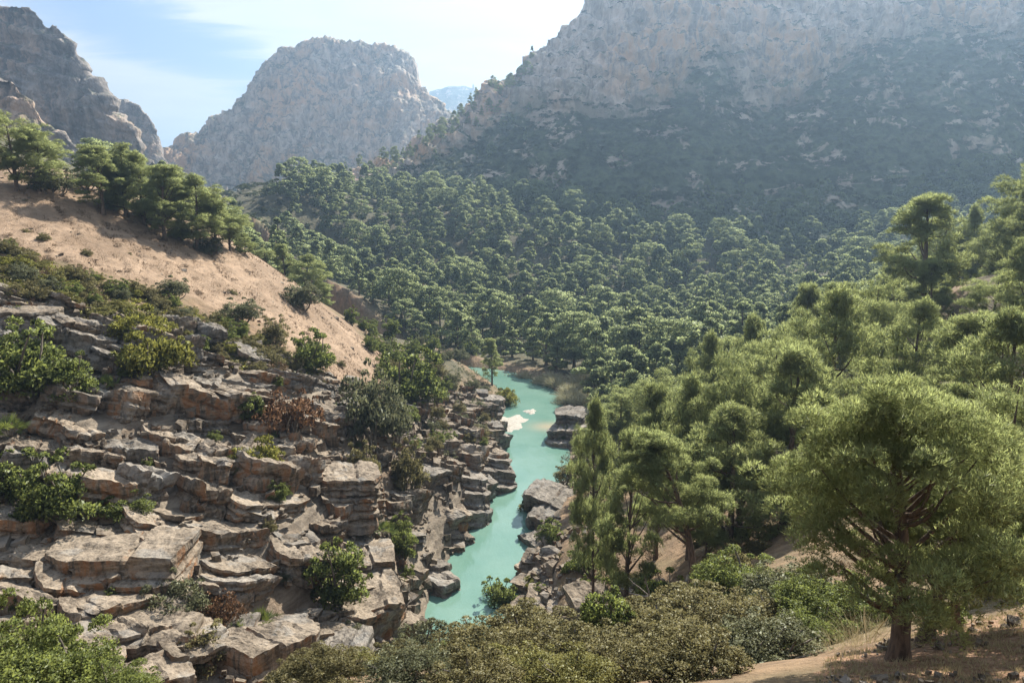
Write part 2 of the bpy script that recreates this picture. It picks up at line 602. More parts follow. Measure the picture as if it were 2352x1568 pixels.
def H(x, y):
    """height of the ground"""
    sh = np.shape(x)
    x, y = np.asarray(x, float).ravel(), np.asarray(y, float).ravel()
    z = rbf(x, y)
    r = np.hypot(x, y)
    p = np.stack([x, y, 0 * x], -1)
    z += fbm(p / 9.0, 3) * 0.55 * smooth(8, 40, r) + fbm(p / 60.0, 3) * 3.0 * smooth(180, 330, r)
    z += fbm(p / 2.2 + 7, 3) * 0.16
    d = river_dist(x, y)
    dn = d + fbm(p / 5.0 + 3, 3) * 0.9
    bank = smooth(-0.6, 3.2, dn)
    z = np.where(dn < 3.2, np.maximum(z, 0.9) * bank - 2.2 * (1 - bank), np.maximum(z, 0.9))
    return z.reshape(sh)


def H1(x, y):
    return float(H(np.array([x]), np.array([y]))[0])


def build_ground():
    front = np.linspace(-48, 48, 430)
    side = np.concatenate([np.linspace(50, 300, 40)])
    ang = np.radians(np.concatenate([front, side]))
    rr = [1.5]
    while rr[-1] < 4200:
        q = 1.0135 if rr[-1] < 260 else (1.02 if rr[-1] < 700 else 1.08)
        rr.append(rr[-1] * q)
    rr = np.array(rr)
    A, Rr = np.meshgrid(ang, rr, indexing='ij')
    x, y = np.sin(A) * Rr, np.cos(A) * Rr
    z = H(x, y)
    fx, fy = x.ravel(), y.ravel()
    pn = np.stack([fx, fy, 0 * fx], -1)
    jx, jy = fx + fbm(pn / 6, 3) * 3.0, fy + fbm(pn / 6 + 31, 3) * 3.0
    sand = inpoly(jx, jy, SAND).astype(float)
    rock = inpoly(jx, jy, ROCKZ).astype(float)
    d = river_dist(fx, fy)
    rock = np.maximum(rock, ((d < 5.0) & (fy > 40) & (fy < 165)).astype(float))
    path = inpoly(jx, jy, PATHZ).astype(float)
    jx2, jy2 = fx + fbm(pn / 3, 2) * 0.8, fy + fbm(pn / 3 + 31, 2) * 0.8
    trail = inpoly(jx2, jy2, TRAILZ) | inpoly(jx2, jy2, SLIPZ)
    sand = np.maximum(sand, trail.astype(float))
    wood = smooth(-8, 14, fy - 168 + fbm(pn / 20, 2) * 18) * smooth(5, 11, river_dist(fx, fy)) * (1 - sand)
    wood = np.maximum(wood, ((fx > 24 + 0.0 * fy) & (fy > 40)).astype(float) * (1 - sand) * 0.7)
    # rills running down the sandy slope, steps in the bedrock
    zz = z.ravel()
    ril = fbm(np.stack([(fx * 0.78 + fy * 0.62) / 2.6, (fx * -0.62 + fy * 0.78) / 14.0, 0 * fx], -1), 3, ridged=True)
    zz = zz + sand * (ril * 0.42 + fbm(pn / 1.1, 2) * 0.12)
    st = 1.9
    lev = (zz + 0.22 * (fx + 40) + fbm(pn / 11, 2) * 1.2) / st
    fr = lev - np.floor(lev)
    terr = (np.floor(lev) + smooth(0.55, 0.95, fr)) * st - lev * st
    zz = zz + rock * (terr * 0.9 - 0.35) * smooth(-0.5, 2.5, d)
    V = np.stack([fx, fy, zz], -1)
    F = grid_faces(len(ang), len(rr), wrap=True)[:, ::-1]
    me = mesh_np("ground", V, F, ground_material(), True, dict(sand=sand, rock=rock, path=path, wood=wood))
    o = ob("ground", me)
    tag(o, "valley floor, sandy slope and rocky banks of the gorge", None, None, 'structure')
    return o


ground = build_ground()


# ------------------------------------------------------------------ river and gravel bar
def build_river():
    n = len(RIVS)
    t = np.gradient(RIVS[:, :2], axis=0)
    t /= np.linalg.norm(t, axis=1)[:, None]
    nrm = np.stack([-t[:, 1], t[:, 0]], -1)
    k = 17
    off = np.linspace(-1, 1, k)
    V = []
    for j in range(k):
        q = RIVS[:, :2] + nrm * (off[j] * (RIVS[:, 2] + 2.6))[:, None]
        V.append(np.concatenate([q, np.zeros((n, 1))], 1))
    V = np.stack(V, 1).reshape(-1, 3)
    c = P(1262, 975, 151)
    sh = np.exp(-(((V[:, 0] - c.x) / 3.6) ** 2 + ((V[:, 1] - c.y) / 3.2) ** 2))
    me = mesh_np("river", V, grid_faces(n, k), water_material(), True, dict(shallow=sh))
    o = ob("river", me)
    tag(o, "milky turquoise river winding through the gorge", None, None, 'structure')
    return o


river = build_river()


def build_bar(name, u, v, ru, rv, label):
    a = -SP + (PH / 2 - v) / FPX * CP
    Yr = -EYE.z / a * (CP + (PH / 2 - v) / FPX * SP)
    c = P(u, v, Yr)
    nr, na = 9, 48
    V, F = [(0, 0, 0.16)], []
    for i in range(1, nr + 1):
        s = i / nr
        for j in range(na):
            th = 2 * math.pi * j / na
            wob = 1 + 0.22 * math.sin(3 * th + u) + 0.12 * math.sin(7 * th) + 0.06 * math.sin(17 * th + 1)
            V.append((ru * s * wob * math.cos(th), rv * s * wob * math.sin(th), 0.17 * (1 - s ** 3) - 0.10 * s ** 3 + 0.03 * math.sin(9 * th + 5 * s)))
    V = np.array(V)
    V[:, 2] += fbm(V / 0.5, 2) * 0.03
    tri = []
    for j in range(na):
        tri.append((0, 1 + j, 1 + (j + 1) % na, 1 + (j + 1) % na))
    for i in range(nr - 1):
        for j in range(na):
            j2 = (j + 1) % na
            tri.append((1 + i * na + j, 1 + (i + 1) * na + j, 1 + (i + 1) * na + j2, 1 + i * na + j2))
    bm = bmesh.new()
    vs_ = [bm.verts.new(p) for p in V]
    for f in tri:
        q = list(dict.fromkeys(f))
        bm.faces.new([vs_[i] for i in q])
    me = bpy.data.meshes.new(name)
    bm.to_mesh(me)
    bm.free()
    m, k, bs, out = new_mat("pale_gravel")
    geo = k.n('ShaderNodeNewGeometry')
    n1 = k.noise(geo.outputs['Position'], 3.0, 6, 0.7)
    n2 = k.noise(geo.outputs['Position'], 0.5, 4, 0.6)
    cc = k.mix(k.ramp(n1, 0.35, 0.65), (0.26, 0.24, 0.205), (0.40, 0.38, 0.335))
    cc = k.mix(k.ramp(n2, 0.55, 0.7, 0, 0.6), cc, (0.20, 0.175, 0.14))
    k.l(cc, bs.inputs['Base Color'])
    k.l(k.bump(n1, 0.8, 0.1), bs.inputs['Normal'])
    me.materials.append(m)
    for p in me.polygons:
        p.use_smooth = True
    o = ob(name, me, loc=(c.x, c.y, 0.0))
    tag(o, label, "gravel bar")
    return o


build_bar("gravel_bar", 1168, 970, 4.4, 6.2, "large pale gravel bar against the rocky left bank of the river")
build_bar("gravel_bar", 1218, 945, 1.5, 2.2, "small sliver of pale gravel out in the turquoise water")


# ------------------------------------------------------------------ mountains
def mountain(name, cols, rows_t, nu, nv, mat, label, cliff_rows, veg_rows, rough=1.0, rib=1.0, back=(120, -90), seed=0.0, scale=1.0, ledges=5.0):
    """cols: list of (u, [(v, Y), ...]) surveyed from foot to crest; the sheet goes on over the crest and down the far side"""
    us = np.array([c[0] for c in cols], float)
    K = len(cols[0][1])
    vv = np.array([[p[0] for p in c[1]] for c in cols], float)
    yy = np.array([[p[1] for p in c[1]] for c in cols], float)
    U = np.linspace(us[0], us[-1], nu)
    base = []
    for j in range(K):
        base.append(Parr(U, np.interp(U, us, vv[:, j]), np.interp(U, us, yy[:, j])))
    foot = base[0].copy()
    foot[:, 2] -= 40
    foot[:, 1] -= 10
    crest = base[-1]
    away = np.stack([crest[:, 0] / crest[:, 1], np.ones(nu), np.zeros(nu)], -1)      # the far side falls away from the valley
    b1 = crest + away * back[0] * 0.25 + np.array([0, 0, back[1] * 0.04])
    b2 = crest + away * back[0] + np.array([0, 0, back[1] * 0.5])
    b3 = crest + away * back[0] * 2.4 + np.array([0, 0, back[1] * 2.2])
    net = np.stack([foot] + base + [b1, b2, b3], 1)          # nu, K+4, 3
    tk = np.concatenate([[-0.12], np.asarray(rows_t, float), [1.04, 1.15, 1.4]])
    tv = np.concatenate([np.linspace(-0.12, 0, max(4, nv // 30), endpoint=False), np.linspace(0, 1.04, nv), np.linspace(1.05, 1.4, max(6, nv // 14))])
    pts = np.zeros((nu, len(tv), 3))
    for c in range(3):
        for i in range(nu):
            pts[i, :, c] = np.interp(tv, tk, net[i, :, c])
    # soften the kinks of the survey
    for _ in range(3):
        pts[1:-1, 1:-1] = (pts[1:-1, 1:-1] * 2 + pts[2:, 1:-1] + pts[:-2, 1:-1] + pts[1:-1, 2:] + pts[1:-1, :-2]) / 6
    T = np.broadcast_to(tv, (nu, len(tv))).ravel()
    wob = fbm(np.stack([pts[..., 0].ravel() / (70 * scale) + seed, T * 0 + seed, pts[..., 1].ravel() / 300], -1), 3) * 0.10
    cliff = np.interp(T + wob, tk[1:-3], cliff_rows)
    cliff = smooth(0.12, 0.62, cliff)
    veg = np.interp(T + wob, tk[1:-3], veg_rows)
    du = np.gradient(pts, axis=0)
    dv = np.gradient(pts, axis=1)
    N = np.cross(du, dv)
    N /= np.linalg.norm(N, axis=-1, keepdims=True) + 1e-9
    N = N.reshape(-1, 3)
    Q = pts.reshape(-1, 3)
    s = scale
    ribs = fbm(np.stack([Q[:, 0] / (34 * s), Q[:, 1] / (60 * s), Q[:, 2] / (170 * s)], -1) + seed, 4, 0.55)
    crack = fbm(np.stack([Q[:, 0] / (11 * s), Q[:, 1] / (20 * s), Q[:, 2] / (42 * s)], -1) + seed, 4, 0.6, ridged=True)
    ledge = fbm(np.stack([Q[:, 0] / (80 * s), Q[:, 1] / (80 * s), (Q[:, 2] + 0.30 * Q[:, 0]) / (13 * s)], -1) + seed, 3, 0.5)
    lump = fbm(Q / (26 * s) + seed, 5, 0.55)
    fine = fbm(Q / (6.5 * s) + seed, 4, 0.6)
    disp = cliff * (ribs * 15 * rib + crack * 4.2 * rib + ledge * ledges) * s * rough + (1 - cliff) * (lump * 7.0 + ribs * 7) * s * rough
    disp += fine * (1.8 + 3.4 * cliff) * s * rough
    endfade = smooth(-0.12, 0.02, T)
    Q = Q + N * (disp * endfade)[:, None]
    F = grid_faces(nu, len(tv))
    me = mesh_np(name, Q, F, mat, True, dict(cliff=np.clip(cliff, 0, 1), veg=np.clip(veg, 0, 1)))
    o = ob(name, me)
    tag(o, label, None, None, 'structure')
    o['shape'] = ''
    del o['shape']
    return o, Q.reshape(nu, len(tv), 3), cliff.reshape(nu, len(tv)), tv


MM_R = mountain_material("limestone_wall", (0.52, 0.435, 0.380), 1.0, 1.0)
MM_D = mountain_material("limestone_dome", (0.45, 0.395, 0.345), 0.85, 0.8)
MM_L = mountain_material("limestone_crag", (0.25, 0.222, 0.205), 0.5, 0.7)

mt_right, MR_Q, MR_C, MR_T = mountain("mountain", [
    (640, [(560, 430), (495, 449), (490, 454), (484, 458), (478, 462)]),
    (800, [(550, 422), (470, 445), (455, 458), (440, 472), (425, 487)]),
    (900, [(545, 415), (455, 449), (428, 470), (402, 491), (378, 512)]),
    (1000, [(540, 405), (430, 454), (385, 483), (340, 512), (300, 538)]),
    (1060, [(538, 405), (420, 454), (365, 487), (312, 521), (262, 554)]),
    (1100, [(535, 405), (405, 456), (335, 496), (280, 525), (226, 556)]),
    (1180, [(530, 405), (395, 456), (275, 512), (220, 533), (165, 556)]),
    (1250, [(525, 405), (385, 456), (240, 519), (165, 531), (85, 548)]),
    (1310, [(525, 400), (380, 456), (262, 510), (150, 526), (48, 549)]),
    (1360, [(525, 395), (375, 456), (275, 504), (150, 524), (0, 550)]),
    (1480, [(528, 387), (380, 449), (266, 502), (120, 523), (-90, 555)]),
    (1550, [(532, 380), (382, 448), (215, 510), (95, 527), (-120, 558)]),
    (1610, [(536, 374), (384, 447), (140, 524), (75, 534), (-145, 560)]),
    (1655, [(540, 369), (385, 447), (112, 530), (60, 538), (-162, 561)]),
    (1690, [(544, 364), (385, 446), (215, 512), (75, 532), (-174, 562)]),
    (1760, [(550, 355), (385, 445), (268, 503), (80, 529), (-190, 563)]),
    (1830, [(556, 346), (388, 443), (245, 507), (62, 533), (-215, 565)]),
    (1880, [(562, 338), (390, 442), (178, 518), (45, 537), (-234, 566)]),
    (1960, [(568, 329), (390, 440), (140, 522), (25, 538), (-246, 567)]),
    (2090, [(575, 316), (390, 437), (72, 529), (0, 539), (-260, 567)]),
    (2352, [(575, 305), (390, 433), (85, 529), (-20, 542), (-280, 567)]),
    (2800, [(575, 295), (390, 433), (80, 533), (-20, 546), (-260, 571)]),
    (3400, [(575, 295), (390, 433), (120, 533), (20, 546), (-160, 571)])],
    [0, 0.25, 0.55, 0.75, 1.0], 620, 300, MM_R, "great limestone wall above a dark scrubby slope on the far side of the valley",
    [0.0, 0.02, 0.25, 1.0, 1.0], [1.0, 1.0, 0.75, 0.05, 0.05], seed=3.1, rib=1.1, ledges=9.0)

mt_dome, MD_Q, MD_C, MD_T = mountain("mountain", [
    (236, [(480, 850), (465, 860), (450, 870), (440, 880), (430, 890)]),
    (366, [(470, 850), (440, 860), (410, 868), (388, 875), (368, 885)]),
    (421, [(470, 840), (430, 860), (390, 880), (352, 900), (320, 915)]),
    (466, [(470, 835), (425, 860), (380, 885), (338, 910), (300, 930)]),
    (491, [(470, 830), (420, 860), (370, 890), (318, 920), (270, 945)]),
    (531, [(470, 825), (415, 860), (360, 895), (302, 930), (250, 960)]),
    (561, [(470, 820), (410, 860), (345, 900), (280, 940), (220, 975)]),
    (589, [(470, 820), (400, 865), (325, 910), (245, 950), (165, 990)]),
    (624, [(470, 815), (395, 865), (315, 910), (235, 955), (152, 995)]),
    (656, [(470, 810), (390, 865), (305, 915), (205, 960), (113, 1000)]),
    (674, [(470, 810), (385, 865), (300, 915), (195, 960), (104, 1005)]),
    (780, [(470, 800), (385, 860), (295, 910), (195, 955), (99, 1005)]),
    (865, [(470, 800), (390, 855), (300, 905), (195, 955), (104, 1005)]),
    (926, [(470, 800), (390, 855), (305, 905), (210, 955), (125, 1005)]),
    (952, [(470, 800), (392, 855), (310, 905), (228, 950), (150, 1000)]),
    (962, [(470, 800), (395, 855), (320, 905), (255, 940), (198, 985)]),
    (1001, [(470, 800), (400, 850), (335, 895), (275, 930), (226, 965)]),
    (1028, [(470, 800), (405, 850), (350, 890), (305, 920), (264, 950)]),
    (1066, [(470, 800), (415, 845), (370, 880), (330, 910), (295, 935)]),
    (1186, [(470, 800), (430, 840), (395, 870), (365, 895), (340, 920)])],
    [0, 0.25, 0.5, 0.75, 1.0], 420, 260, MM_D, "flat-topped limestone dome mountain closing the end of the valley",
    [0.5, 0.9, 1.0, 1.0, 0.9], [0.55, 0.30, 0.12, 0.12, 0.35], rough=0.9, rib=1.5, seed=11.7)

mt_left, ML_Q, ML_C, ML_T = mountain("mountain", [
    (-500, [(470, 540), (380, 548), (250, 556), (100, 564), (-60, 572)]),
    (-200, [(470, 540), (370, 548), (240, 556), (90, 564), (-30, 572)]),
    (0, [(460, 540), (360, 548), (240, 556), (110, 564), (2, 572)]),
    (51, [(460, 540), (360, 548), (240, 556), (120, 564), (15, 572)]),
    (86, [(455, 540), (360, 548), (245, 556), (130, 564), (30, 572)]),
    (102, [(450, 540), (360, 548), (250, 556), (145, 564), (55, 572)]),
    (131, [(450, 540), (360, 548), (255, 556), (155, 564), (60, 572)]),
    (156, [(450, 540), (365, 548), (265, 556), (170, 564), (85, 572)]),
    (176, [(445, 540), (370, 547), (285, 554), (205, 561), (130, 568)]),
    (186, [(440, 540), (375, 546), (300, 553), (232, 559), (172, 566)]),
    (231, [(435, 540), (380, 546), (325, 552), (270, 558), (215, 564)]),
    (248, [(430, 540), (385, 545), (345, 550), (302, 555), (262, 560)]),
    (306, [(430, 540), (400, 544), (365, 548), (335, 552), (305, 556)]),
    (318, [(430, 540), (412, 543), (392, 546), (370, 550), (350, 553)]),
    (336, [(430, 540), (420, 542), (408, 545), (396, 547), (385, 550)])],
    [0, 0.25, 0.5, 0.75, 1.0], 360, 260, MM_L, "tall grey crag with a rounded shoulder rising behind the sandy slope",
    [0.6, 1.0, 1.0, 1.0, 1.0], [0.35, 0.2, 0.1, 0.1, 0.25], rough=0.95, rib=0.9, ledges=12.0, seed=23.4)

mt_front, _, _, _ = mountain("mountain", [
    (-500, [(430, 330), (340, 337), (240, 344), (150, 350), (60, 357)]),
    (-100, [(430, 330), (340, 337), (270, 344), (200, 350), (130, 357)]),
    (0, [(430, 330), (350, 337), (285, 344), (225, 349), (166, 355)]),
    (30, [(430, 330), (350, 337), (290, 344), (235, 349), (182, 354)]),
    (75, [(430, 330), (370, 335), (320, 341), (280, 346), (240, 352)]),
    (100, [(430, 330), (380, 334), (345, 339), (312, 344), (281, 348)]),
    (145, [(430, 330), (395, 334), (365, 337), (338, 341), (311, 344)]),
    (182, [(430, 330), (408, 332), (388, 334), (368, 337), (350, 340)]),
    (215, [(440, 330), (425, 331), (412, 333), (398, 335), (385, 337)])],
    [0, 0.25, 0.5, 0.75, 1.0], 200, 130, MM_L, "lower grey crag in front of the tall one, sloping down to the pines",
    [0.8, 1.0, 1.0, 1.0, 1.0], [0.3, 0.15, 0.1, 0.1, 0.15], rough=0.6, ledges=10.0, seed=31.0, scale=0.8)

mt_rear, _, _, _ = mountain("mountain", [
    (148, [(470, 740), (400, 755), (340, 770), (280, 785), (225, 800)]),
    (243, [(460, 740), (400, 755), (340, 770), (280, 785), (222, 800)]),
    (283, [(455, 740), (400, 755), (340, 770), (285, 785), (229, 800)]),
    (318, [(450, 740), (400, 755), (350, 770), (295, 785), (241, 800)]),
    (343, [(445, 740), (400, 755), (358, 768), (313, 780), (270, 792)]),
    (358, [(445, 740), (410, 752), (375, 763), (340, 774), (305, 785)]),
    (368, [(445, 740), (420, 750), (392, 760), (366, 770), (340, 780)]),
    (374, [(450, 740), (435, 748), (418, 756), (402, 764), (385, 772)]),
    (390, [(470, 740), (460, 746), (450, 752), (440, 758), (430, 765)])],
    [0, 0.25, 0.5, 0.75, 1.0], 150, 150, MM_L, "warm brown rock tower behind the tall crag at the mouth of the gorge",
    [0.8, 1.0, 1.0, 1.0, 1.0], [0.2, 0.12, 0.1, 0.1, 0.15], rough=0.6, ledges=9.0, seed=41.0, scale=0.9)

mt_far, _, _, _ = mountain("mountain", [
    (860, [(330, 2300), (300, 2340), (275, 2380), (250, 2440), (232, 2500)]),
    (940, [(330, 2300), (300, 2340), (270, 2380), (242, 2440), (220, 2500)]),
    (985, [(330, 2300), (300, 2340), (265, 2380), (236, 2440), (209, 2500)]),
    (1010, [(330, 2300), (298, 2340), (262, 2380), (232, 2440), (201, 2500)]),
    (1035, [(330, 2300), (295, 2340), (258, 2380), (228, 2440), (195, 2500)]),
    (1065, [(330, 2300), (295, 2340), (258, 2380), (228, 2440), (196, 2500)]),
    (1090, [(330, 2300), (295, 2340), (262, 2380), (232, 2440), (201, 2500)]),
    (1102, [(330, 2300), (298, 2340), (266, 2380), (238, 2440), (211, 2500)]),
    (1140, [(330, 2300), (298, 2340), (264, 2380), (234, 2440), (206, 2500)]),
    (1260, [(330, 2300), (300, 2340), (270, 2380), (245, 2440), (225, 2500)])],
    [0, 0.25, 0.5, 0.75, 1.0], 140, 70, MM_R, "far blue wooded hill seen through the gap between the two mountains",
    [0.1, 0.3, 0.9, 0.15, 0.0], [0.9, 0.5, 0.2, 1.0, 1.0], rough=0.55, seed=51.0, back=(400, -200))


# ------------------------------------------------------------------ rocks
def rock_material(name, lo, hi, rust, rust_amt):
    m, k, bs, out = new_mat(name)
    geo = k.n('ShaderNodeNewGeometry')
    oi = k.n('ShaderNodeObjectInfo')
    pos = geo.outputs['Position']
    rnd = oi.outputs['Random']
    bed = k.mapping(pos, scale=(0.35, 0.35, 3.2), rot=(0, R(12), 0))
    n1 = k.noise(bed, 1.0, 4, 0.62, 0.5)
    n2 = k.noise(pos, 0.35, 3, 0.6)
    n3 = k.noise(pos, 3.5, 4, 0.7)
    vst = k.noise(k.mapping(pos, scale=(1.3, 1.3, 0.12)), 1.0, 3, 0.6, 0.3)
    c = k.mix(k.ramp(n1, 0.30, 0.70), lo, hi)
    c = k.mix(k.ramp(n3, 0.42, 0.72, 0, 0.5), c, tuple(min(1, x * 1.25) for x in hi))
    c = k.mix(k.ramp(n3, 0.47, 0.30, 0, 0.8), c, tuple(x * 0.5 for x in lo))
    nsep = k.n('ShaderNodeSeparateXYZ')
    k.l(geo.outputs['Normal'], nsep.inputs[0])
    steep = k.ramp(nsep.outputs[2], 0.75, 0.25)
    # rust-coloured seep stains and dark lichen streaks on the steep faces
    st = k.math('MULTIPLY', k.ramp(k.math('ADD', n2, k.math('MULTIPLY', rnd, 0.12)), 0.50, 0.66), k.ramp(vst, 0.38, 0.62))
    c = k.mix(k.math('MULTIPLY', k.math('MULTIPLY', st, steep), rust_amt), c, rust)
    c = k.mix(k.math('MULTIPLY', k.math('MULTIPLY', k.ramp(vst, 0.50, 0.36), steep), 0.65), c, tuple(x * 0.42 for x in lo))
    c = k.mix(k.math('MULTIPLY', k.ramp(n2, 0.46, 0.36), 0.35), c, (0.235, 0.235, 0.225))
    tint = k.math('ADD', 0.82, k.math('MULTIPLY', rnd, 0.36))
    mul = k.n('ShaderNodeVectorMath', operation='SCALE')
    k.l(c, mul.inputs[0])
    k.l(tint, mul.inputs['Scale'])
    k.l(mul.outputs[0], bs.inputs['Base Color'])
    h = k.math('ADD', k.math('MULTIPLY', n1, 0.8), k.math('MULTIPLY', n3, 0.7))
    k.l(k.bump(h, 0.9, 0.22), bs.inputs['Normal'])
    return m


M_ROCK = rock_material("bedded_limestone", (0.070, 0.054, 0.039), (0.262, 0.214, 0.162), (0.225, 0.108, 0.046), 0.85)
M_GREY = rock_material("grey_limestone", (0.074, 0.064, 0.053), (0.230, 0.203, 0.171), (0.180, 0.105, 0.058), 0.5)


def rock_mesh(name, dims, seed, cuts=9, mat=None, res=0.27, beds=3, joints=2, rough=0.15, cap=40):
    """a chiselled block: a gridded box pressed flat against random planes, with bedding joints and cracks cut in.
    x across, y into the hill (front at 0), z up (top at 0)"""
    r = np.random.default_rng(seed)
    L, D, T = dims
    nx, ny, nz = [int(np.clip(round(d / res), 3, cap)) for d in dims]
    quads, V = [], []

    def face(o, a, b, na, nb):
        o, a, b = map(np.array, (o, a, b))
        s, t = np.meshgrid(np.linspace(0, 1, na + 1), np.linspace(0, 1, nb + 1), indexing='ij')
        base = sum(len(x) for x in V)
        V.append((o + s[..., None] * a + t[..., None] * b).reshape(-1, 3))
        quads.append(grid_faces(na + 1, nb + 1) + base)
    face((-1, -1, -1), (2, 0, 0), (0, 0, 2), nx, nz)
    face((1, 1, -1), (-2, 0, 0), (0, 0, 2), nx, nz)
    face((1, -1, -1), (0, 2, 0), (0, 0, 2), ny, nz)
    face((-1, 1, -1), (0, -2, 0), (0, 0, 2), ny, nz)
    face((-1, -1, 1), (2, 0, 0), (0, 2, 0), nx, ny)
    face((-1, 1, -1), (2, 0, 0), (0, -2, 0), nx, ny)
    v = np.concatenate(V)
    f = np.concatenate(quads)
    key = np.round(v * 4000).astype(np.int64)
    _, idx, inv = np.unique(key, axis=0, return_index=True, return_inverse=True)
    v, f = v[idx], inv.ravel()[f]
    hd = np.array([L, D, T]) / 2
    v = v * hd
    mn = hd.min()
    for c in range(cuts):
        n = r.normal(size=3)
        n[2] *= 0.8
        if c < 2:
            n = np.array([r.choice([-1, 1]) * r.uniform(.5, 1), -r.uniform(.3, 1), r.uniform(-.3, .5)])
        n /= np.linalg.norm(n)
        ext = np.abs(n * hd).sum()
        d = ext - r.uniform(0.14, 0.72) * mn
        s = v @ n - d
        v = v - np.maximum(s, 0)[:, None] * n
    nn = v / hd
    off = r.uniform(0, 90, 3)
    # bedding joints: thin recesses all round at a few levels; vertical cracks
    lev = np.sort(r.uniform(-0.75, 0.75, beds)) * hd[2]
    wz = v[:, 2] + fbm(v / 2.6 + off, 2) * 0.16
    step = np.zeros(len(v))
    for z0 in lev:
        step += r.uniform(-0.22, 0.22) * (wz > z0)
        g = np.exp(-((wz - z0) / 0.11) ** 2) * 0.26
        v[:, :2] -= nn[:, :2] * g[:, None] * np.array([1, 1])
    v[:, 1] += step * (nn[:, 1] < 0) * 1.0
    for _ in range(joints):
        x0 = r.uniform(-0.7, 0.7) * hd[0]
        wx = v[:, 0] + fbm(v / 2.0 + off + 5, 2) * 0.35 + r.uniform(-.25, .25) * v[:, 2]
        g = np.exp(-((wx - x0) / 0.10) ** 2) * 0.28
        v[:, 1] += g * (nn[:, 1] < -0.3)
        v[:, 2] -= g * 0.7 * (nn[:, 2] > 0.3)
        v[:, 1] += r.uniform(-0.25, 0.25) * (wx > x0) * (nn[:, 1] < 0)
        v[:, 2] += r.uniform(-0.14, 0.14) * (wx > x0) * (nn[:, 2] > 0)
    dirn = nn / (np.linalg.norm(nn, axis=1)[:, None] + 1e-9)
    v = v + dirn * (fbm(v / 1.5 + off, 4, 0.6) * rough * 2.2 + fbm(v / 0.45 + off, 2) * rough * 0.7)[:, None]
    if L > 3:
        # hummocky, broken tops
        v[:, 2] += (nn[:, 2] > 0.2) * (fbm(v / np.array([2.4, 2.0, 9.0]) + off + 9, 3, 0.6) * 0.34)
    v = v - np.array([0, -hd[1], hd[2]])
    return mesh_np(name, v, f, mat or M_ROCK, False)


SLAB_D = [(7.5, 5.0, 2.2), (6.0, 4.5, 1.5), (9.0, 5.0, 2.9), (5.0, 4.0, 2.4), (4.2, 4.0, 1.2), (8.0, 4.6, 1.1), (3.6, 3.6, 2.0),
          (6.5, 5.0, 3.4), (10.0, 5.0, 1.8), (5.5, 4.2, 0.8), (4.6, 4.2, 3.0), (7.0, 4.5, 1.0)]
SLABS = [(d, rock_mesh("rock_slab", d, 100 + i, cuts=14, beds=(2 if d[2] < 1.6 else 4), joints=3 if d[0] > 5 else 2)) for i, d in enumerate(SLAB_D)]
BOUL_D = [(1.9, 1.6, 1.4), (2.6, 2.0, 1.7), (1.2, 1.1, 0.9), (1.6, 1.5, 1.5)]
BOULS = [rock_mesh("boulder", d, 300 + i, cuts=22, mat=M_GREY, res=0.13, beds=1, joints=0, rough=0.05) for i, d in enumerate(BOUL_D)]


def outcrop(name, label, loc):
    o = ob(name, None, loc=loc)
    o.empty_display_size = 0.5
    return tag(o, label, "rock outcrop")


def put_slab(parent, p, L, T, yaw, dip, D=None, which=None, roll=0.0, mat=None):
    """p: middle of the top front edge"""
    if which is None:
        sc_ = [abs(math.log(L / d[0])) + abs(math.log(T / d[2])) * 1.2 + random.random() * 0.5 for d, _ in SLABS]
        which = int(np.argmin(sc_))
    d, me = SLABS[which]
    if mat is not None:
        key = me.name + mat.name
        m2 = bpy.data.meshes.get(key)
        if m2 is None:
            m2 = me.copy()
            m2.name = key
            m2.materials.clear()
            m2.materials.append(mat)
        me = m2
    o = ob("rock_slab", me, parent)
    o.location = Vector(p) - parent.location
    flip = random.random() < 0.5
    o.rotation_euler = (roll, dip, yaw)
    o.scale = ((-1 if flip else 1) * L / d[0], (D or d[1] * random.uniform(.85, 1.15)) / d[1], T / d[2])
    return o


# the ledges of the left bank: beds that dip towards the river crop out one above the other along the slope
BANDS = {
    'low': outcrop("rock_outcrop", "lowest band of broad brown ledges at the foot of the slope, above the foreground bushes", P(350, 1480, 50)),
    'mid': outcrop("rock_outcrop", "middle band of thick fractured limestone ledges with rusty stains and deep cracks", P(350, 1150, 64)),
    'top': outcrop("rock_outcrop", "top band of tilted grey ledges just below the green and yellow scrub", P(350, 880, 80)),
    'edge': outcrop("rock_outcrop", "broken pale ledges stepping down to the river beside the turquoise water", P(950, 1250, 88)),
}
r_ = np.random.default_rng(77)
layers, zc = [], 5.2
for T in [2.0, 3.2, 1.4, 2.9, 1.1, 2.6, 1.5, 3.3, 1.2, 2.2, 1.0, 2.9, 1.3, 2.3, 1.0, 1.7, 1.2]:
    layers.append((zc, T))
    zc += T
lz = np.array([z0 for z0, T in layers] + [zc])
n_slab = 0
SLAB_TOPS = []
y = 40.0
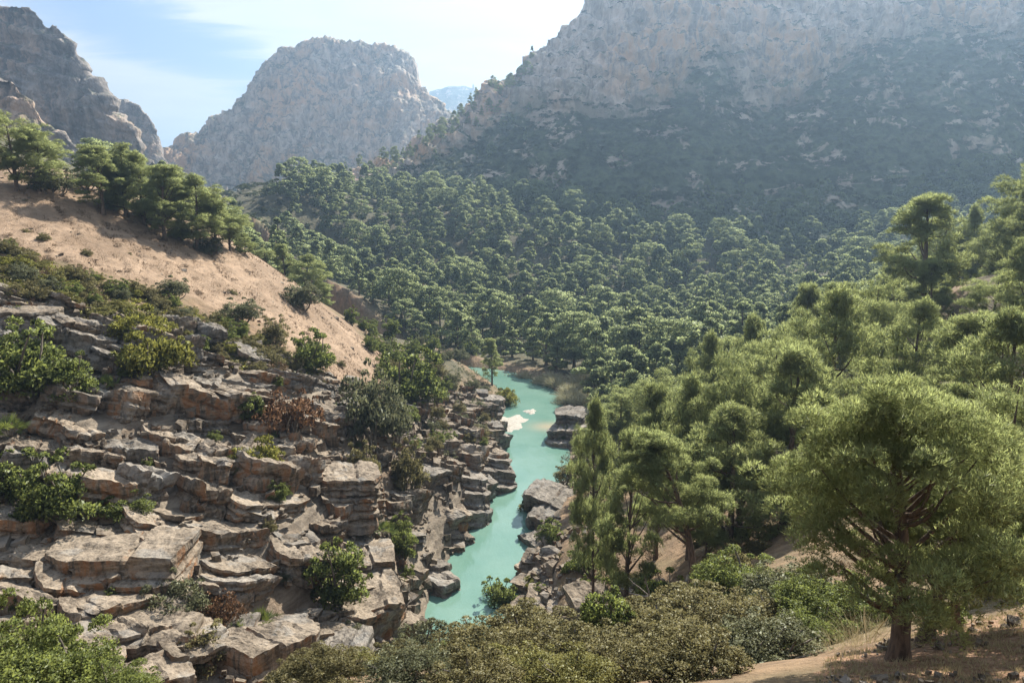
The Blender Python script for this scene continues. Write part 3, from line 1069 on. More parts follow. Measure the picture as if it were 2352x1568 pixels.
while y < 150:
    x = -92.0 + r_.uniform(0, 5)
    while x < 6:
        L = r_.uniform(2.4, 6.2) * (1.35 if r_.random() < .2 else 1.0)
        xc, yc = x + L / 2, y + r_.uniform(-1.1, 1.1)
        x += L * r_.uniform(0.9, 1.25)
        if abs(xc / yc) > 0.78 or not inpoly(np.array([xc]), np.array([yc]), ROCKZ)[0] or r_.random() < 0.05:
            continue
        z = H1(xc, yc)
        if z < 0.8 or river_dist([xc], [yc])[0] < 0.3:
            continue
        e = 1.5
        gx = (H1(xc + e, yc) - H1(xc - e, yc)) / (2 * e)
        gy = (H1(xc, yc + e) - H1(xc, yc - e)) / (2 * e)
        g = np.array([-gx, -gy]) / (math.hypot(gx, gy) + 1e-6)
        dip = 0.22 + 0.012 * (z - 5) * 0.6 + r_.uniform(-0.03, 0.04)
        s0 = z + 0.2 * (xc + 40)
        li = int(np.clip(np.searchsorted(lz, s0) - 1, 0, len(layers) - 1))
        z0, T = layers[li]
        zt = z0 + T - 0.2 * (xc + 40)
        zt = z + float(np.clip(zt - z, 0.45, 2.3)) if s0 < lz[-1] else z + r_.uniform(0.3, 0.9)
        yaw = math.atan2(g[0], -g[1])
        yaw = max(-0.3, min(0.95, yaw * 0.75)) + r_.normal() * 0.16
        Tt = max(T, zt - z + 1.0) * r_.uniform(1.0, 1.45)
        p = Vector((xc + g[0] * 0.6, yc + g[1] * 0.6, zt + r_.uniform(-0.12, 0.12)))
        key = 'edge' if xc > -19 else ('low' if z < 17.5 else ('mid' if z < 24.5 else 'top'))
        put_slab(BANDS[key], p, L * r_.uniform(1.02, 1.25), Tt, yaw, math.atan(dip) + r_.normal() * 0.085, roll=r_.normal() * 0.09,
                 mat=M_GREY if (z > 25 and r_.random() < .6) or r_.random() < .15 else None)
        SLAB_TOPS.append((p.x, p.y, p.z, L))
        n_slab += 1
    y += 2.6 if y < 85 else 3.2
print("ledge slabs", n_slab)


def group_slabs(label, rows, mat=None):
    o = None
    for (u, v, Y, L, D, T, yaw, dip) in rows:
        p = P(u, v, Y)
        if o is None:
            o = outcrop("rock_outcrop", label, (p.x, p.y, 0))
        put_slab(o, p, L, T, R(yaw), dip, D, mat=mat, roll=random.uniform(-.05, .05))
    return o


group_slabs("dark wedge of bedded rock on the left bank pointing into the river", [
    (1120, 1052, 117, 11.0, 8, 2.4, 24, 0.30), (1126, 1083, 115, 11.5, 9, 3.2, 24, 0.28), (1150, 1120, 113, 7.5, 7, 2.6, 26, 0.24)], M_GREY)
group_slabs("steep grey slabs with fine cracks on the left bank, below the wedge of rock", [
    (1072, 1098, 105, 9.0, 7, 2.5, 28, 0.30), (1078, 1135, 103, 9.5, 8, 3.4, 30, 0.26), (1085, 1180, 101, 9.0, 7, 3.8, 32, 0.2)], M_GREY)
group_slabs("low pale rock shelf lying in the turquoise water by the left bank", [
    (1066, 1236, 95, 4.6, 4.5, 1.5, 35, 0.20), (1050, 1258, 93, 4.0, 4, 2.0, 35, 0.12)])
group_slabs("dark upright rock in shadow at the near end of the left bank", [
    (1036, 1335, 83, 4.2, 5, 3.2, 40, 0.05), (1044, 1390, 80.5, 3.6, 5, 3.6, 42, 0.02)], M_GREY)
group_slabs("square-cut cliff of upright rock on the left bank beside the gravel bar", [
    (1116, 985, 133, 9.0, 7, 3.4, 24, 0.10), (1122, 1030, 131, 8.0, 7, 4.2, 26, 0.12)], M_GREY)
group_slabs("weathered rock wall on the left bank behind the gravel bar", [
    (1126, 920, 150, 8.0, 7, 3.6, 22, 0.08), (1134, 950, 148, 6.0, 7, 4.4, 26, 0.10), (1090, 905, 152, 7, 6, 3.0, 14, 0.08)], M_GREY)
group_slabs("blocky rock islet standing in the river against the right bank", [
    (1300, 950, 143, 6.6, 7, 3.4, -20, -0.06), (1296, 985, 140, 8.0, 8, 3.6, -22, -0.08), (1294, 1020, 137, 8.6, 8, 4.2, -20, -0.06)], M_GREY)
group_slabs("steep bushy rock wall along the right bank of the river", [
    (1286, 1128, 112, 7.0, 6, 3.4, -55, -0.05), (1252, 1180, 103, 8.0, 6, 4.4, -60, -0.08), (1262, 1150, 104, 8.5, 6, 3.4, -22, 0.30),
    (1272, 1200, 99, 8.0, 6, 4.0, -20, 0.32), (1222, 1240, 95, 7.5, 5, 5.0, -62, 0.0)], M_GREY)
group_slabs("tumbled pale blocks at the water's edge on the near right bank", [
    (1205, 1310, 86, 4.0, 4, 2.4, -35, 0.05), (1232, 1298, 86, 4.4, 4, 1.6, -15, 0.1), (1196, 1345, 82, 3.2, 4, 2.0, -30, 0.0),
    (1245, 1335, 81, 4.0, 4, 2.6, -20, 0.08), (1196, 1400, 77, 4.4, 4, 3.0, -35, 0.02), (1250, 1385, 73, 5.0, 5, 3.2, -12, 0.12),
    (1226, 1420, 72, 4.0, 4, 2.5, -10, 0.05), (1300, 1420, 68, 5.0, 4, 2.4, -5, 0.1)])
group_slabs("cut-off rock pillar with a sandy top on the near right bank", [(1365, 1385, 61, 4.2, 5, 3.4, 10, -0.12)])
group_slabs("huge rounded grey slab lying below the scrub on the left slope", [
    (165, 765, 80, 8.4, 6, 4.2, 20, 0.34), (255, 790, 82, 7.0, 5, 2.8, 24, 0.36)], M_GREY)
group_slabs("pale overhanging block at the far left above the leafy bushes", [
    (30, 715, 80, 6.5, 6, 3.4, 8, 0.06), (10, 690, 84, 7.5, 5, 1.6, 10, 0.16), (20, 815, 76, 4.5, 4, 1.6, 10, 0.05)])
group_slabs("long straight-topped ledge with a dark front below the yellow scrub", [
    (450, 872, 82, 6.0, 5, 4.6, 14, 0.16), (540, 895, 83, 8.0, 5, 4.8, 14, 0.24), (590, 918, 84, 4.6, 5, 4.4, 16, 0.24)], M_GREY)
group_slabs("massive squared ledge with an overhang at the end of the middle slope", [
    (800, 1105, 76, 7.2, 6, 2.2, 16, 0.10), (790, 1150, 75, 7.6, 6, 2.2, 18, 0.08), (800, 1195, 74.5, 6.6, 6, 1.8, 18, 0.06)])
group_slabs("great two-storey block with a flat front in the lower left", [
    (250, 1290, 54, 10.5, 6, 3.3, 6, 0.05), (270, 1350, 53, 9.0, 6, 3.2, 6, 0.05), (60, 1275, 55, 7.0, 6, 3.2, 4, 0.02)])
group_slabs("broad sunlit rock floor at the bottom left, behind the leafy bush", [
    (230, 1440, 49, 9.5, 6, 1.8, 5, 0.06), (300, 1490, 47, 7.0, 5, 2.0, 5, 0.06), (440, 1500, 48, 4.0, 4, 2.4, 10, 0.10)])
group_slabs("rounded grey blocks at the bottom edge between the fan palms", [
    (520, 1465, 52, 4.5, 4, 2.6, 10, -0.15), (620, 1475, 53, 4.2, 5, 2.8, 0, -0.20), (760, 1510, 54, 4.6, 5, 2.2, -5, -0.08)], M_GREY)
group_slabs("dark leaning ledge rising to the right at the bottom of the left slope", [
    (820, 1400, 63, 8.5, 5, 3.6, 18, -0.18), (880, 1360, 66, 5.0, 5, 3.0, 22, -0.14), (840, 1300, 70, 7.0, 6, 2.6, 20, 0.06)])


def boulder(u, v, Y, i, s, label, yaw=0.0):
    p = P(u, v, Y)
    z = H1(p.x, p.y)
    o = ob("boulder", BOULS[i % 4], loc=(p.x, p.y, max(p.z, z + 0.5 * s)), rot=(random.uniform(-.3, .3), random.uniform(-.3, .3), yaw), scale=s)
    return tag(o, label, "boulder", "loose boulders on the left slope")


boulder(812, 868, 110, 0, 1.25, "dark rounded boulder lying alone on the lower end of the sandy slope", 0.4)
boulder(350, 925, 76, 0, 1.0, "pale angular boulder on the ledges below the long straight-topped ledge", 0.8)
boulder(305, 905, 78, 3, 1.05, "smooth grey boulder beside the two angular ones on the ledges", 0.2)
boulder(385, 880, 79, 1, 0.95, "big square-cornered boulder under the yellow-green bush", 1.1)
boulder(330, 915, 77.5, 2, 1.1, "small cracked grey boulder wedged between two larger boulders", 2.0)
boulder(622, 1015, 80, 3, 1.1, "dark boulder at the foot of the reddish bush", 0.5)
boulder(585, 990, 82, 0, 0.9, "grey boulder left of the reddish bush on the middle ledges", 1.6)
boulder(1285, 1278, 84, 1, 0.95, "pointed pale boulder on bare earth above the right bank", 2.4)
boulder(760, 860, 107, 2, 1.4, "low grey boulder at the bushy edge of the sandy slope", 2.9)


# rubble lying on the ledges and along the banks: small stones beyond counting
def rubble(name, n, poly, label, size, seed):
    rg = np.random.default_rng(seed)
    pl = np.array(poly)
    lo, hi = pl[:, :2].min(0), pl[:, :2].max(0)
    x, y = rg.uniform(lo[0], hi[0], n * 6), rg.uniform(lo[1], hi[1], n * 6)
    ok = inpoly(x, y, pl) & (np.abs(x / y) < 0.75) & (perlin(np.stack([x / 3, y / 3, 0 * x], -1)) > 0.0)
    x, y = x[ok][:n], y[ok][:n]
    z = H(x, y)
    cube = np.array([(a, b, c) for a in (-1, 1) for b in (-1, 1) for c in (-1, 1)], float)
    q = np.array([(0, 1, 3, 2), (4, 6, 7, 5), (0, 4, 5, 1), (2, 3, 7, 6), (0, 2, 6, 4), (1, 5, 7, 3)])
    m_ = len(x)
    V = cube[None] * (1 + rg.normal(size=(m_, 8, 3)) * 0.22) * (size * rg.lognormal(0, .45, (m_, 1, 1)) * rg.uniform(.6, 1.3, (m_, 1, 3)))
    a = rg.uniform(0, 6.28, m_)
    ca_, sa_ = np.cos(a)[:, None], np.sin(a)[:, None]
    V = np.stack([V[..., 0] * ca_ - V[..., 1] * sa_ + x[:, None], V[..., 0] * sa_ + V[..., 1] * ca_ + y[:, None],
                  V[..., 2] + V[..., 0] * 0.35 + z[:, None] + rg.uniform(-.1, .9, m_)[:, None] * (0.6 if size > .15 else 0.1)], -1)
    F = (q[None] + (np.arange(m_) * 8)[:, None, None]).reshape(-1, 4)
    me = mesh_np(name, V.reshape(-1, 3), F, M_ROCK, False)
    return tag(ob(name, me), label, None, None, 'stuff')


rubble("rubble", 1900, ROCKZ, "broken stones strewn over the ledges of the left slope", 0.20, 8)
rubble("rubble", 500, px((1180, 1440, 74), (1190, 1300, 86), (1260, 1180, 100), (1420, 1180, 80), (1640, 1330, 45), (1400, 1440, 55)),
       "broken stones on the stony slope of the right bank", 0.17, 9)
rubble("rubble", 700, SAND, "stones and clods scattered over the sandy slope", 0.11, 11)
rubble("rubble", 420, PATHZ, "small stones on the bare earth near the viewer", 0.028, 10)


# ------------------------------------------------------------------ plants
def leaf_material(name, dark, light, trans, tfac=0.38, dry=None):
    m = bpy.data.materials.new(name)
    m.use_nodes = True
    t = m.node_tree
    t.nodes.clear()
    k = NT(t)
    out = k.n('ShaderNodeOutputMaterial')
    oi = k.n('ShaderNodeObjectInfo')
    tone = attr(k, 'tone')
    f = k.math('ADD', k.math('MULTIPLY', tone, 0.72), k.math('MULTIPLY', oi.outputs['Random'], 0.28))
    c = k.mix(f, dark, light)
    if dry is not None:
        c = k.mix(k.ramp(tone, 0.80, 0.97), c, dry)
    tr = k.mix(f, tuple(x * 0.7 for x in trans), trans)
    df = k.n('ShaderNodeBsdfDiffuse')
    k.l(c, df.inputs[0])
    tl = k.n('ShaderNodeBsdfTranslucent')
    k.l(tr, tl.inputs[0])
    mx = k.n('ShaderNodeMixShader')
    mx.inputs[0].default_value = tfac
    k.l(df.outputs[0], mx.inputs[1])
    k.l(tl.outputs[0], mx.inputs[2])
    gl = k.n('ShaderNodeBsdfGlossy')
    gl.inputs['Roughness'].default_value = 0.42
    gl.inputs[0].default_value = (0.9, 0.95, 0.85, 1)
    mg = k.n('ShaderNodeMixShader')
    mg.inputs[0].default_value = 0.012
    k.l(mx.outputs[0], mg.inputs[1])
    k.l(gl.outputs[0], mg.inputs[2])
    k.l(mg.outputs[0], out.inputs[0])
    return m


def bark_material(name, a, b):
    m, k, bs, out = new_mat(name)
    co = k.n('ShaderNodeTexCoord').outputs['Object']
    n1 = k.noise(k.mapping(co, scale=(1, 1, 0.22)), 9.0, 4, 0.65, 0.4)
    k.l(k.mix(k.ramp(n1, 0.32, 0.68), a, b), bs.inputs['Base Color'])
    k.l(k.bump(n1, 0.9, 0.05), bs.inputs['Normal'])
    return m


M_PINE = leaf_material("pine_needles", (0.098, 0.120, 0.054), (0.280, 0.305, 0.138), (0.500, 0.560, 0.215), 0.57)
M_PINEFAR = leaf_material("distant_pine_needles", (0.080, 0.112, 0.058), (0.260, 0.295, 0.150), (0.480, 0.550, 0.250), 0.55)
M_BROAD = leaf_material("broad_leaves", (0.066, 0.092, 0.030), (0.180, 0.208, 0.075), (0.320, 0.370, 0.100), 0.50)
M_OLIVE = leaf_material("olive_scrub_leaves", (0.098, 0.092, 0.045), (0.255, 0.225, 0.115), (0.310, 0.280, 0.120), 0.42)
M_YELLOW = leaf_material("yellow_green_leaves", (0.120, 0.130, 0.030), (0.290, 0.285, 0.070), (0.340, 0.330, 0.075), 0.42)
M_GREYL = leaf_material("grey_green_leaves", (0.076, 0.086, 0.052), (0.195, 0.200, 0.120), (0.230, 0.240, 0.125), 0.42)
M_HEATH = leaf_material("pale_heath_leaves", (0.110, 0.112, 0.040), (0.280, 0.268, 0.100), (0.330, 0.310, 0.100), 0.42)
M_RED = leaf_material("reddish_brown_leaves", (0.085, 0.050, 0.032), (0.220, 0.120, 0.070), (0.220, 0.120, 0.060), 0.35)
M_DRY = leaf_material("dry_brown_twigs", (0.080, 0.050, 0.030), (0.165, 0.108, 0.066), (0.150, 0.100, 0.058), 0.20)
M_STRAW = leaf_material("straw_grass", (0.240, 0.190, 0.105), (0.500, 0.420, 0.260), (0.420, 0.360, 0.200), 0.35)
M_REED = leaf_material("pale_reeds", (0.230, 0.215, 0.120), (0.580, 0.540, 0.400), (0.400, 0.380, 0.220), 0.35)
M_PALM = leaf_material("fan_palm_leaves", (0.040, 0.065, 0.022), (0.120, 0.150, 0.050), (0.220, 0.260, 0.060), 0.35)
M_SCRUBFAR = leaf_material("mountain_scrub_leaves", (0.034, 0.048, 0.024), (0.085, 0.098, 0.045), (0.110, 0.130, 0.055), 0.30)
M_BARK = bark_material("pine_bark", (0.050, 0.036, 0.028), (0.150, 0.108, 0.080))
M_BARKG = bark_material("grey_bark", (0.080, 0.068, 0.056), (0.200, 0.175, 0.145))


def sph(r, n):
    v = r.normal(size=(n, 3))
    return v / np.linalg.norm(v, axis=1)[:, None]


def leaf_cloud(r, centres, radii, n_each, size, squash=0.75, shell=(0.55, 1.0), aspect=0.55, droop=0.0, nmix=0.5, up=0.25, tones=None):
    """diamond leaves through the outer shell of each clump; returns verts, quads, normals, tone"""
    centres = np.asarray(centres, float)
    radii = np.asarray(radii, float)
    m = len(centres)
    n = np.maximum(4, (np.asarray(n_each) * np.ones(m)).astype(int))
    idx = np.repeat(np.arange(m), n)
    N = len(idx)
    d = sph(r, N)
    d[:, 2] = np.where(d[:, 2] < -0.35, -d[:, 2] * 0.6, d[:, 2])
    rad = r.uniform(shell[0], shell[1], N) ** 0.7
    loc = d * (radii[idx] * rad)[:, None] * np.array([1, 1, squash])
    c = centres[idx] + loc
    outward = d * np.array([1, 1, 1.0 / squash])
    outward /= np.linalg.norm(outward, axis=1)[:, None]
    ax = outward * 0.6 + sph(r, N) * 0.9 + np.array([0, 0, up - droop])
    ax /= np.linalg.norm(ax, axis=1)[:, None]
    sd_ = np.cross(ax, sph(r, N))
    sd_ /= np.linalg.norm(sd_, axis=1)[:, None] + 1e-9
    s = size * r.uniform(0.6, 1.35, N)
    a, b = ax * s[:, None], sd_ * (s * aspect)[:, None]
    V = np.stack([c - a * 0.5, c + b * 0.5 - a * 0.05, c + a * 0.5, c - b * 0.5 - a * 0.05], 1).reshape(-1, 3)
    F = np.arange(N * 4).reshape(-1, 4)
    nrm = outward * nmix + sph(r, N) * (1 - nmix) + np.array([0, 0, 0.15])
    nrm /= np.linalg.norm(nrm, axis=1)[:, None]
    tb = (r.uniform(0.1, 0.9, m) if tones is None else tones)[idx]
    tn = np.clip(tb * 0.55 + 0.45 * r.random(N), 0, 1)
    return V, F, np.repeat(nrm, 4, 0), np.repeat(tn, 4)


def needle_cloud(r, centres, radii, n_each, length, width, squash=0.75, k=5, nmix=0.6):
    """tufts of needles: k thin blades fanning from each twig end"""
    centres, radii = np.asarray(centres, float), np.asarray(radii, float)
    m = len(centres)
    n = np.maximum(4, (np.asarray(n_each) * np.ones(m)).astype(int))
    idx = np.repeat(np.arange(m), n)
    N = len(idx)
    d = sph(r, N)
    d[:, 2] = np.where(d[:, 2] < -0.3, -d[:, 2] * 0.7, d[:, 2])
    rad = r.uniform(0.45, 1.0, N) ** 0.6
    c = centres[idx] + d * (radii[idx] * rad)[:, None] * np.array([1, 1, squash])
    ax = d * 0.8 + np.array([0, 0, 0.55]) + sph(r, N) * 0.45
    ax /= np.linalg.norm(ax, axis=1)[:, None]
    tb = r.uniform(0.1, 0.9, m)[idx]
    tn = np.clip(tb * 0.5 + 0.5 * r.random(N), 0, 1)
    outward = d * nmix + np.array([0, 0, 0.2]) + sph(r, N) * (1 - nmix)
    outward /= np.linalg.norm(outward, axis=1)[:, None]
    VV, NN, TT = [], [], []
    for j in range(k):
        a = ax + sph(r, N) * 0.75
        a /= np.linalg.norm(a, axis=1)[:, None]
        w_ = np.cross(a, sph(r, N))
        w_ /= np.linalg.norm(w_, axis=1)[:, None] + 1e-9
        s = length * r.uniform(0.65, 1.25, N)
        VV.append(np.stack([c - w_ * width * 0.5, c + w_ * width * 0.5, c + a * s[:, None]], 1))
        NN.append(np.repeat(outward[:, None, :], 3, 1))
        TT.append(np.repeat(tn[:, None], 3, 1))
    V = np.concatenate(VV).reshape(-1, 3)
    return V, np.arange(len(V)).reshape(-1, 3), np.concatenate(NN).reshape(-1, 3), np.concatenate(TT).ravel()


def skeleton(r, h, lean, r0, limbs, crown_pts, bend=0.25):
    """trunk and limbs: tubes; limbs run from the trunk to some of the clumps"""
    n = 12
    t = np.linspace(0, 1, n)
    wx, wy = r.normal(size=2) * bend
    trunk = np.stack([lean[0] * t ** 1.5 + wx * np.sin(t * 3.0) * 0.35, lean[1] * t ** 1.5 + wy * np.sin(t * 2.6) * 0.35, t * h], -1)
    rad = r0 * (1 - t) ** 0.8 + 0.02
    rad[0] *= 1.35
    parts = [tube(trunk, rad, 9)]
    for i in r.permutation(len(crown_pts))[:limbs]:
        e = crown_pts[i]
        ts = np.clip((e[2] / h) - r.uniform(0.10, 0.28), 0.15, 0.93)
        s = np.array([np.interp(ts, t, trunk[:, q]) for q in range(3)])
        mid = s * 0.5 + e * 0.5 + np.array([0, 0, -0.04 * h]) + r.normal(size=3) * 0.03 * h
        q = np.linspace(0, 1, 6)[:, None]
        pts = (1 - q) ** 2 * s + 2 * q * (1 - q) * mid + q ** 2 * e
        rr0 = max(0.012, r0 * (1 - ts) ** 0.8 * 0.55)
        parts.append(tube(pts, np.linspace(rr0, 0.012, 6), 5))
    return join(parts)


def seed_off(r):
    return r.uniform(0, 50, 3)


def crown_points(r, h, w, base, n, top='round', lean=(0, 0), voids=False):
    """clump centres and radii filling a pine crown"""
    C, Rd = [], []
    tries = 0
    while len(C) < n and tries < n * 40:
        tries += 1
        t = r.random() ** 0.85
        if top == 'round':
            prof = math.sin(math.pi * min(1, 0.16 + 0.84 * t) ** 0.9) ** 0.7
        elif top == 'broadcone':
            prof = min(1.0, (t + 0.16) / 0.34) * (1 - t) ** 0.55 + 0.05
        elif top == 'cone':
            prof = (1 - t) ** 0.75 * 0.95 + 0.08
        else:
            prof = 0.35 + 0.65 * math.sin(math.pi * min(1, 0.02 + 0.62 * t + 0.3)) if t > 0.35 else 0.32
        rr_ = w * 0.5 * prof * math.sqrt(r.uniform(0.25, 1.0))
        th = r.uniform(0, 2 * math.pi)
        z = base + (h - base) * t * 0.94
        f = (z / h) ** 1.5
        C.append((rr_ * math.cos(th) + lean[0] * f, rr_ * math.sin(th) + lean[1] * f, z))
        Rd.append(w * r.uniform(0.10, 0.175) * (0.75 + 0.5 * prof))
    C.append((lean[0], lean[1], h * 0.94))
    Rd.append(w * 0.13)
    C, Rd = np.array(C), np.array(Rd)
    if voids:
        keep = perlin(C / (w * 0.22) + seed_off(r)) < 0.14
        keep[-1] = True
        C, Rd = C[keep], Rd[keep]
    return C, Rd


PINES = {}


def pine_proto(key, seed, h, w, base, n, leaf, n_each, top, lean=(0, 0), limbs=10, near=False, far=False, r0=None, bend=0.3, blades=4):
    r = np.random.default_rng(seed)
    C, Rd = crown_points(r, h, w, base, n, top, lean, voids=not far)
    if near:
        # fill the big crown with smaller sprays round each clump
        C2, R2 = [], []
        for c, q in zip(C, Rd):
            for _ in range(4):
                C2.append(c + sph(r, 1)[0] * q * np.array([1, 1, .7]) * r.uniform(.45, 1.0))
                R2.append(q * r.uniform(.34, .58))
        C2, R2 = np.array(C2), np.array(R2)
        V, F, N, T = needle_cloud(r, C2, R2, n_each * np.clip((R2 / R2.mean()) ** 2, 0.15, 2.2), leaf, leaf * 0.12, 0.8, blades)
    else:
        V, F, N, T = leaf_cloud(r, C, Rd, n_each, leaf, 0.72, aspect=0.6, nmix=0.78 if far else 0.62)
    me = mesh_np("crown", V, F, M_PINEFAR if far else M_PINE, True, dict(tone=T), N)
    tv, tf = skeleton(r, h * 0.95, lean, r0 or h * 0.022, limbs, C, bend)
    mt = mesh_np("trunk", tv, tf, M_BARK, True)
    PINES[key] = (mt, me, h)


# near pines (needle tufts), middle pines, forest pines
pine_proto('near_big', 1, 6.6, 5.6, 2.2, 125, 0.125, 150, 'broadcone', (-0.7, 0.3), 44, near=True, r0=0.20, bend=0.2)
pine_proto('near_b', 2, 5.2, 3.8, 2.0, 75, 0.125, 170, 'round', (0.9, 0.2), 22, near=True, r0=0.15, bend=0.2)
pine_proto('lean', 3, 9.5, 5.6, 4.2, 95, 0.20, 120, 'round', (-2.6, 0.6), 26, near=True, r0=0.24, bend=0.5)
for i in range(4):
    pine_proto('mid%d' % i, 20 + i, 10.0, [6.8, 6.0, 7.6, 5.6][i], [1.6, 2.0, 3.0, 1.2][i], [105, 90, 100, 90][i], 0.30, 62,
               ['round', 'broadcone', 'umbrella', 'broadcone'][i], [(0.4, 0), (-0.5, .2), (.2, .3), (0, 0)][i], 18, near=True, blades=3)
for i in range(6):
    pine_proto('far%d' % i, 50 + i, 10.0, [6.6, 7.4, 5.4, 7.8, 6.0, 6.2][i], [0.8, 1.0, 0.7, 2.0, 0.8, 1.2][i], [40, 44, 36, 44, 38, 38][i], 0.36, 190,
               ['round', 'round', 'cone', 'umbrella', 'cone', 'round'][i], [(0.3, 0), (-0.4, 0), (0, 0), (.3, .2), (0, 0), (.4, 0)][i], 5, far=True)


def put_pine(key, loc, h, rz, label, group, wide=1.0):
    mt, me, h0 = PINES[key]
    o = ob("pine_tree", None, loc=loc, rot=(0, 0, rz), scale=(h / h0 * wide, h / h0 * wide, h / h0))
    o.empty_display_size = 0.3
    tag(o, label, "pine tree", group)
    ob("trunk", mt, o)
    ob("crown", me, o)
    return o


# ---- shrubs
SHRUBS = {}


def shrub_proto(key, seed, mat, w=2.0, h=1.4, n=26, n_each=70, leaf=0.13, squash=0.8, aspect=0.55, stems=7, up=0.3, flat=False):
    r = np.random.default_rng(seed)
    C, Rd = [], []
    for _ in range(n):
        th, q = r.uniform(0, 6.283), math.sqrt(r.random())
        zz_ = h * (0.13 + (0.47 + 0.30 * math.sin(3 * th + seed) ** 2) * r.random() * math.sqrt(max(0.02, 1 - q * q * 0.85)) / 1.0)
        C.append((w * 0.40 * q * math.cos(th), w * 0.40 * q * math.sin(th), zz_))
        Rd.append(w * r.uniform(0.11, 0.20))
    for _ in range(max(4, n // 3)):
        th, q = r.uniform(0, 6.283), r.uniform(.35, 1.0)
        C.append((w * 0.50 * q * math.cos(th), w * 0.50 * q * math.sin(th), h * (0.35 + 0.68 * math.sqrt(max(0.0, 1 - q * q)) * r.uniform(.85, 1.15))))
        Rd.append(w * r.uniform(0.045, 0.085))
    C, Rd = np.array(C), np.array(Rd)
    V, F, N, T = leaf_cloud(r, C, Rd, n_each * (Rd / Rd.mean()) ** 1.3, leaf, squash, aspect=aspect, up=up)
    V[:, 2] = np.maximum(V[:, 2], -0.1)
    lm = mesh_np("foliage", V, F, mat, True, dict(tone=T), N)
    parts = []
    for i in range(stems):
        e = C[r.integers(len(C))]
        q = np.linspace(0, 1, 5)[:, None]
        s = np.array([r.normal() * 0.06 * w, r.normal() * 0.06 * w, -0.15])
        m_ = (s + e) / 2 + r.normal(size=3) * 0.08 * w
        parts.append(tube((1 - q) ** 2 * s + 2 * q * (1 - q) * m_ + q ** 2 * e, np.linspace(0.022, 0.008, 5) * w, 5))
    sv, sf = join(parts)
    sm = mesh_np("branches", sv, sf, M_BARKG, True)
    SHRUBS[key] = (lm, sm, w, h)


shrub_proto('green', 201, M_BROAD, leaf=0.085, n=38, n_each=170)
shrub_proto('green2', 202, M_BROAD, leaf=0.095, n=34, n_each=160, h=1.7)
shrub_proto('olive', 203, M_OLIVE, leaf=0.09, n=34, n_each=150, h=1.2)
shrub_proto('olive2', 204, M_OLIVE, leaf=0.085, n=36, n_each=150, h=1.5)
shrub_proto('yellow', 205, M_YELLOW, leaf=0.09, n=32, n_each=140, h=0.95)
shrub_proto('greyg', 206, M_GREYL, leaf=0.08, n=34, n_each=150, h=1.3)
shrub_proto('heath', 214, M_HEATH, leaf=0.085, n=32, n_each=140, h=1.0)
shrub_proto('red', 207, M_RED, leaf=0.09, n=30, n_each=90, h=1.3, stems=12)
shrub_proto('dry', 208, M_DRY, leaf=0.16, n=16, n_each=36, h=0.8, aspect=0.18, stems=10, up=0.7)
shrub_proto('near_olive', 209, M_OLIVE, w=2.6, h=1.9, leaf=0.075, n=60, n_each=330, stems=16)
shrub_proto('near_olive2', 210, M_OLIVE, w=2.6, h=1.7, leaf=0.07, n=64, n_each=300, stems=16)
shrub_proto('near_green', 211, M_BROAD, w=2.6, h=1.9, leaf=0.060, n=60, n_each=430, stems=14)
shrub_proto('near_grey', 212, M_GREYL, w=2.6, h=1.6, leaf=0.07, n=54, n_each=260, stems=16)

shrub_proto('near_yellow', 213, M_HEATH, w=2.6, h=1.5, leaf=0.07, n=50, n_each=240, stems=16)


def put_shrub(key, loc, w, rz, label, group=None, hs=1.0, parts=True, name="shrub", cat="shrub"):
    lm, sm, w0, h0 = SHRUBS[key]
    s = w / w0
    o = ob(name, None, loc=loc, rot=(0, 0, rz), scale=(s, s, s * hs))
    o.empty_display_size = 0.2
    tag(o, label, cat, group)
    ob("foliage", lm, o)
    ob("branches", sm, o)
    return o


# ---- fan palms and grass tufts
def palm_proto(seed, fronds=22):
    r = np.random.default_rng(seed)
    PV, PF, SV = [], [], []
    o = 0
    for i in range(fronds):
        th = r.uniform(0, 6.283)
        el_ = r.uniform(0.15, 1.35)
        d = np.array([math.cos(th) * math.cos(el_), math.sin(th) * math.cos(el_), math.sin(el_)])
        ln = r.uniform(0.45, 0.8)
        e = d * ln
        SV.append(tube([(0, 0, 0), e * 0.5 + np.array([0, 0, .03]), e], [0.014, 0.011, 0.008], 4))
        side = np.cross(d, [0, 0, 1])
        side /= np.linalg.norm(side) + 1e-9
        upv = np.cross(side, d)
        for j in range(13):
            a = (j - 6) / 6 * 1.75
            b_ = d * math.cos(a) + side * math.sin(a) + upv * 0.16 * math.cos(a * 2) - np.array([0, 0, .12])
            b_ /= np.linalg.norm(b_)
            wv = np.cross(b_, upv) * 0.030
            L = r.uniform(0.36, 0.5) * (1 - 0.15 * abs(a))
            PV += [e - wv * .3, e + b_ * L * .55 - wv, e + b_ * L, e + b_ * L * .55 + wv]
            PF.append((o, o + 1, o + 2, o + 3))
            o += 4
    V = np.array(PV)
    T = np.repeat(r.random(len(PF)), 4)
    return mesh_np("frond_fans", V, np.array(PF), M_PALM, False, dict(tone=T)), mesh_np("stalks", *join(SV), M_BARKG, True)


PALMS = [palm_proto(401), palm_proto(402, 28)]


def put_palm(u, v, Y, s, label):
    p = P(u, v, Y)
    o = ob("fan_palm", None, loc=(p.x, p.y, max(p.z, H1(p.x, p.y)) - 0.1), rot=(0, 0, random.uniform(0, 6)), scale=s)
    o.empty_display_size = 0.2
    tag(o, label, "fan palm", "dwarf fan palms among the ledges")
    a, b = PALMS[random.randrange(2)]
    ob("frond_fans", a, o)
    ob("stalks", b, o)


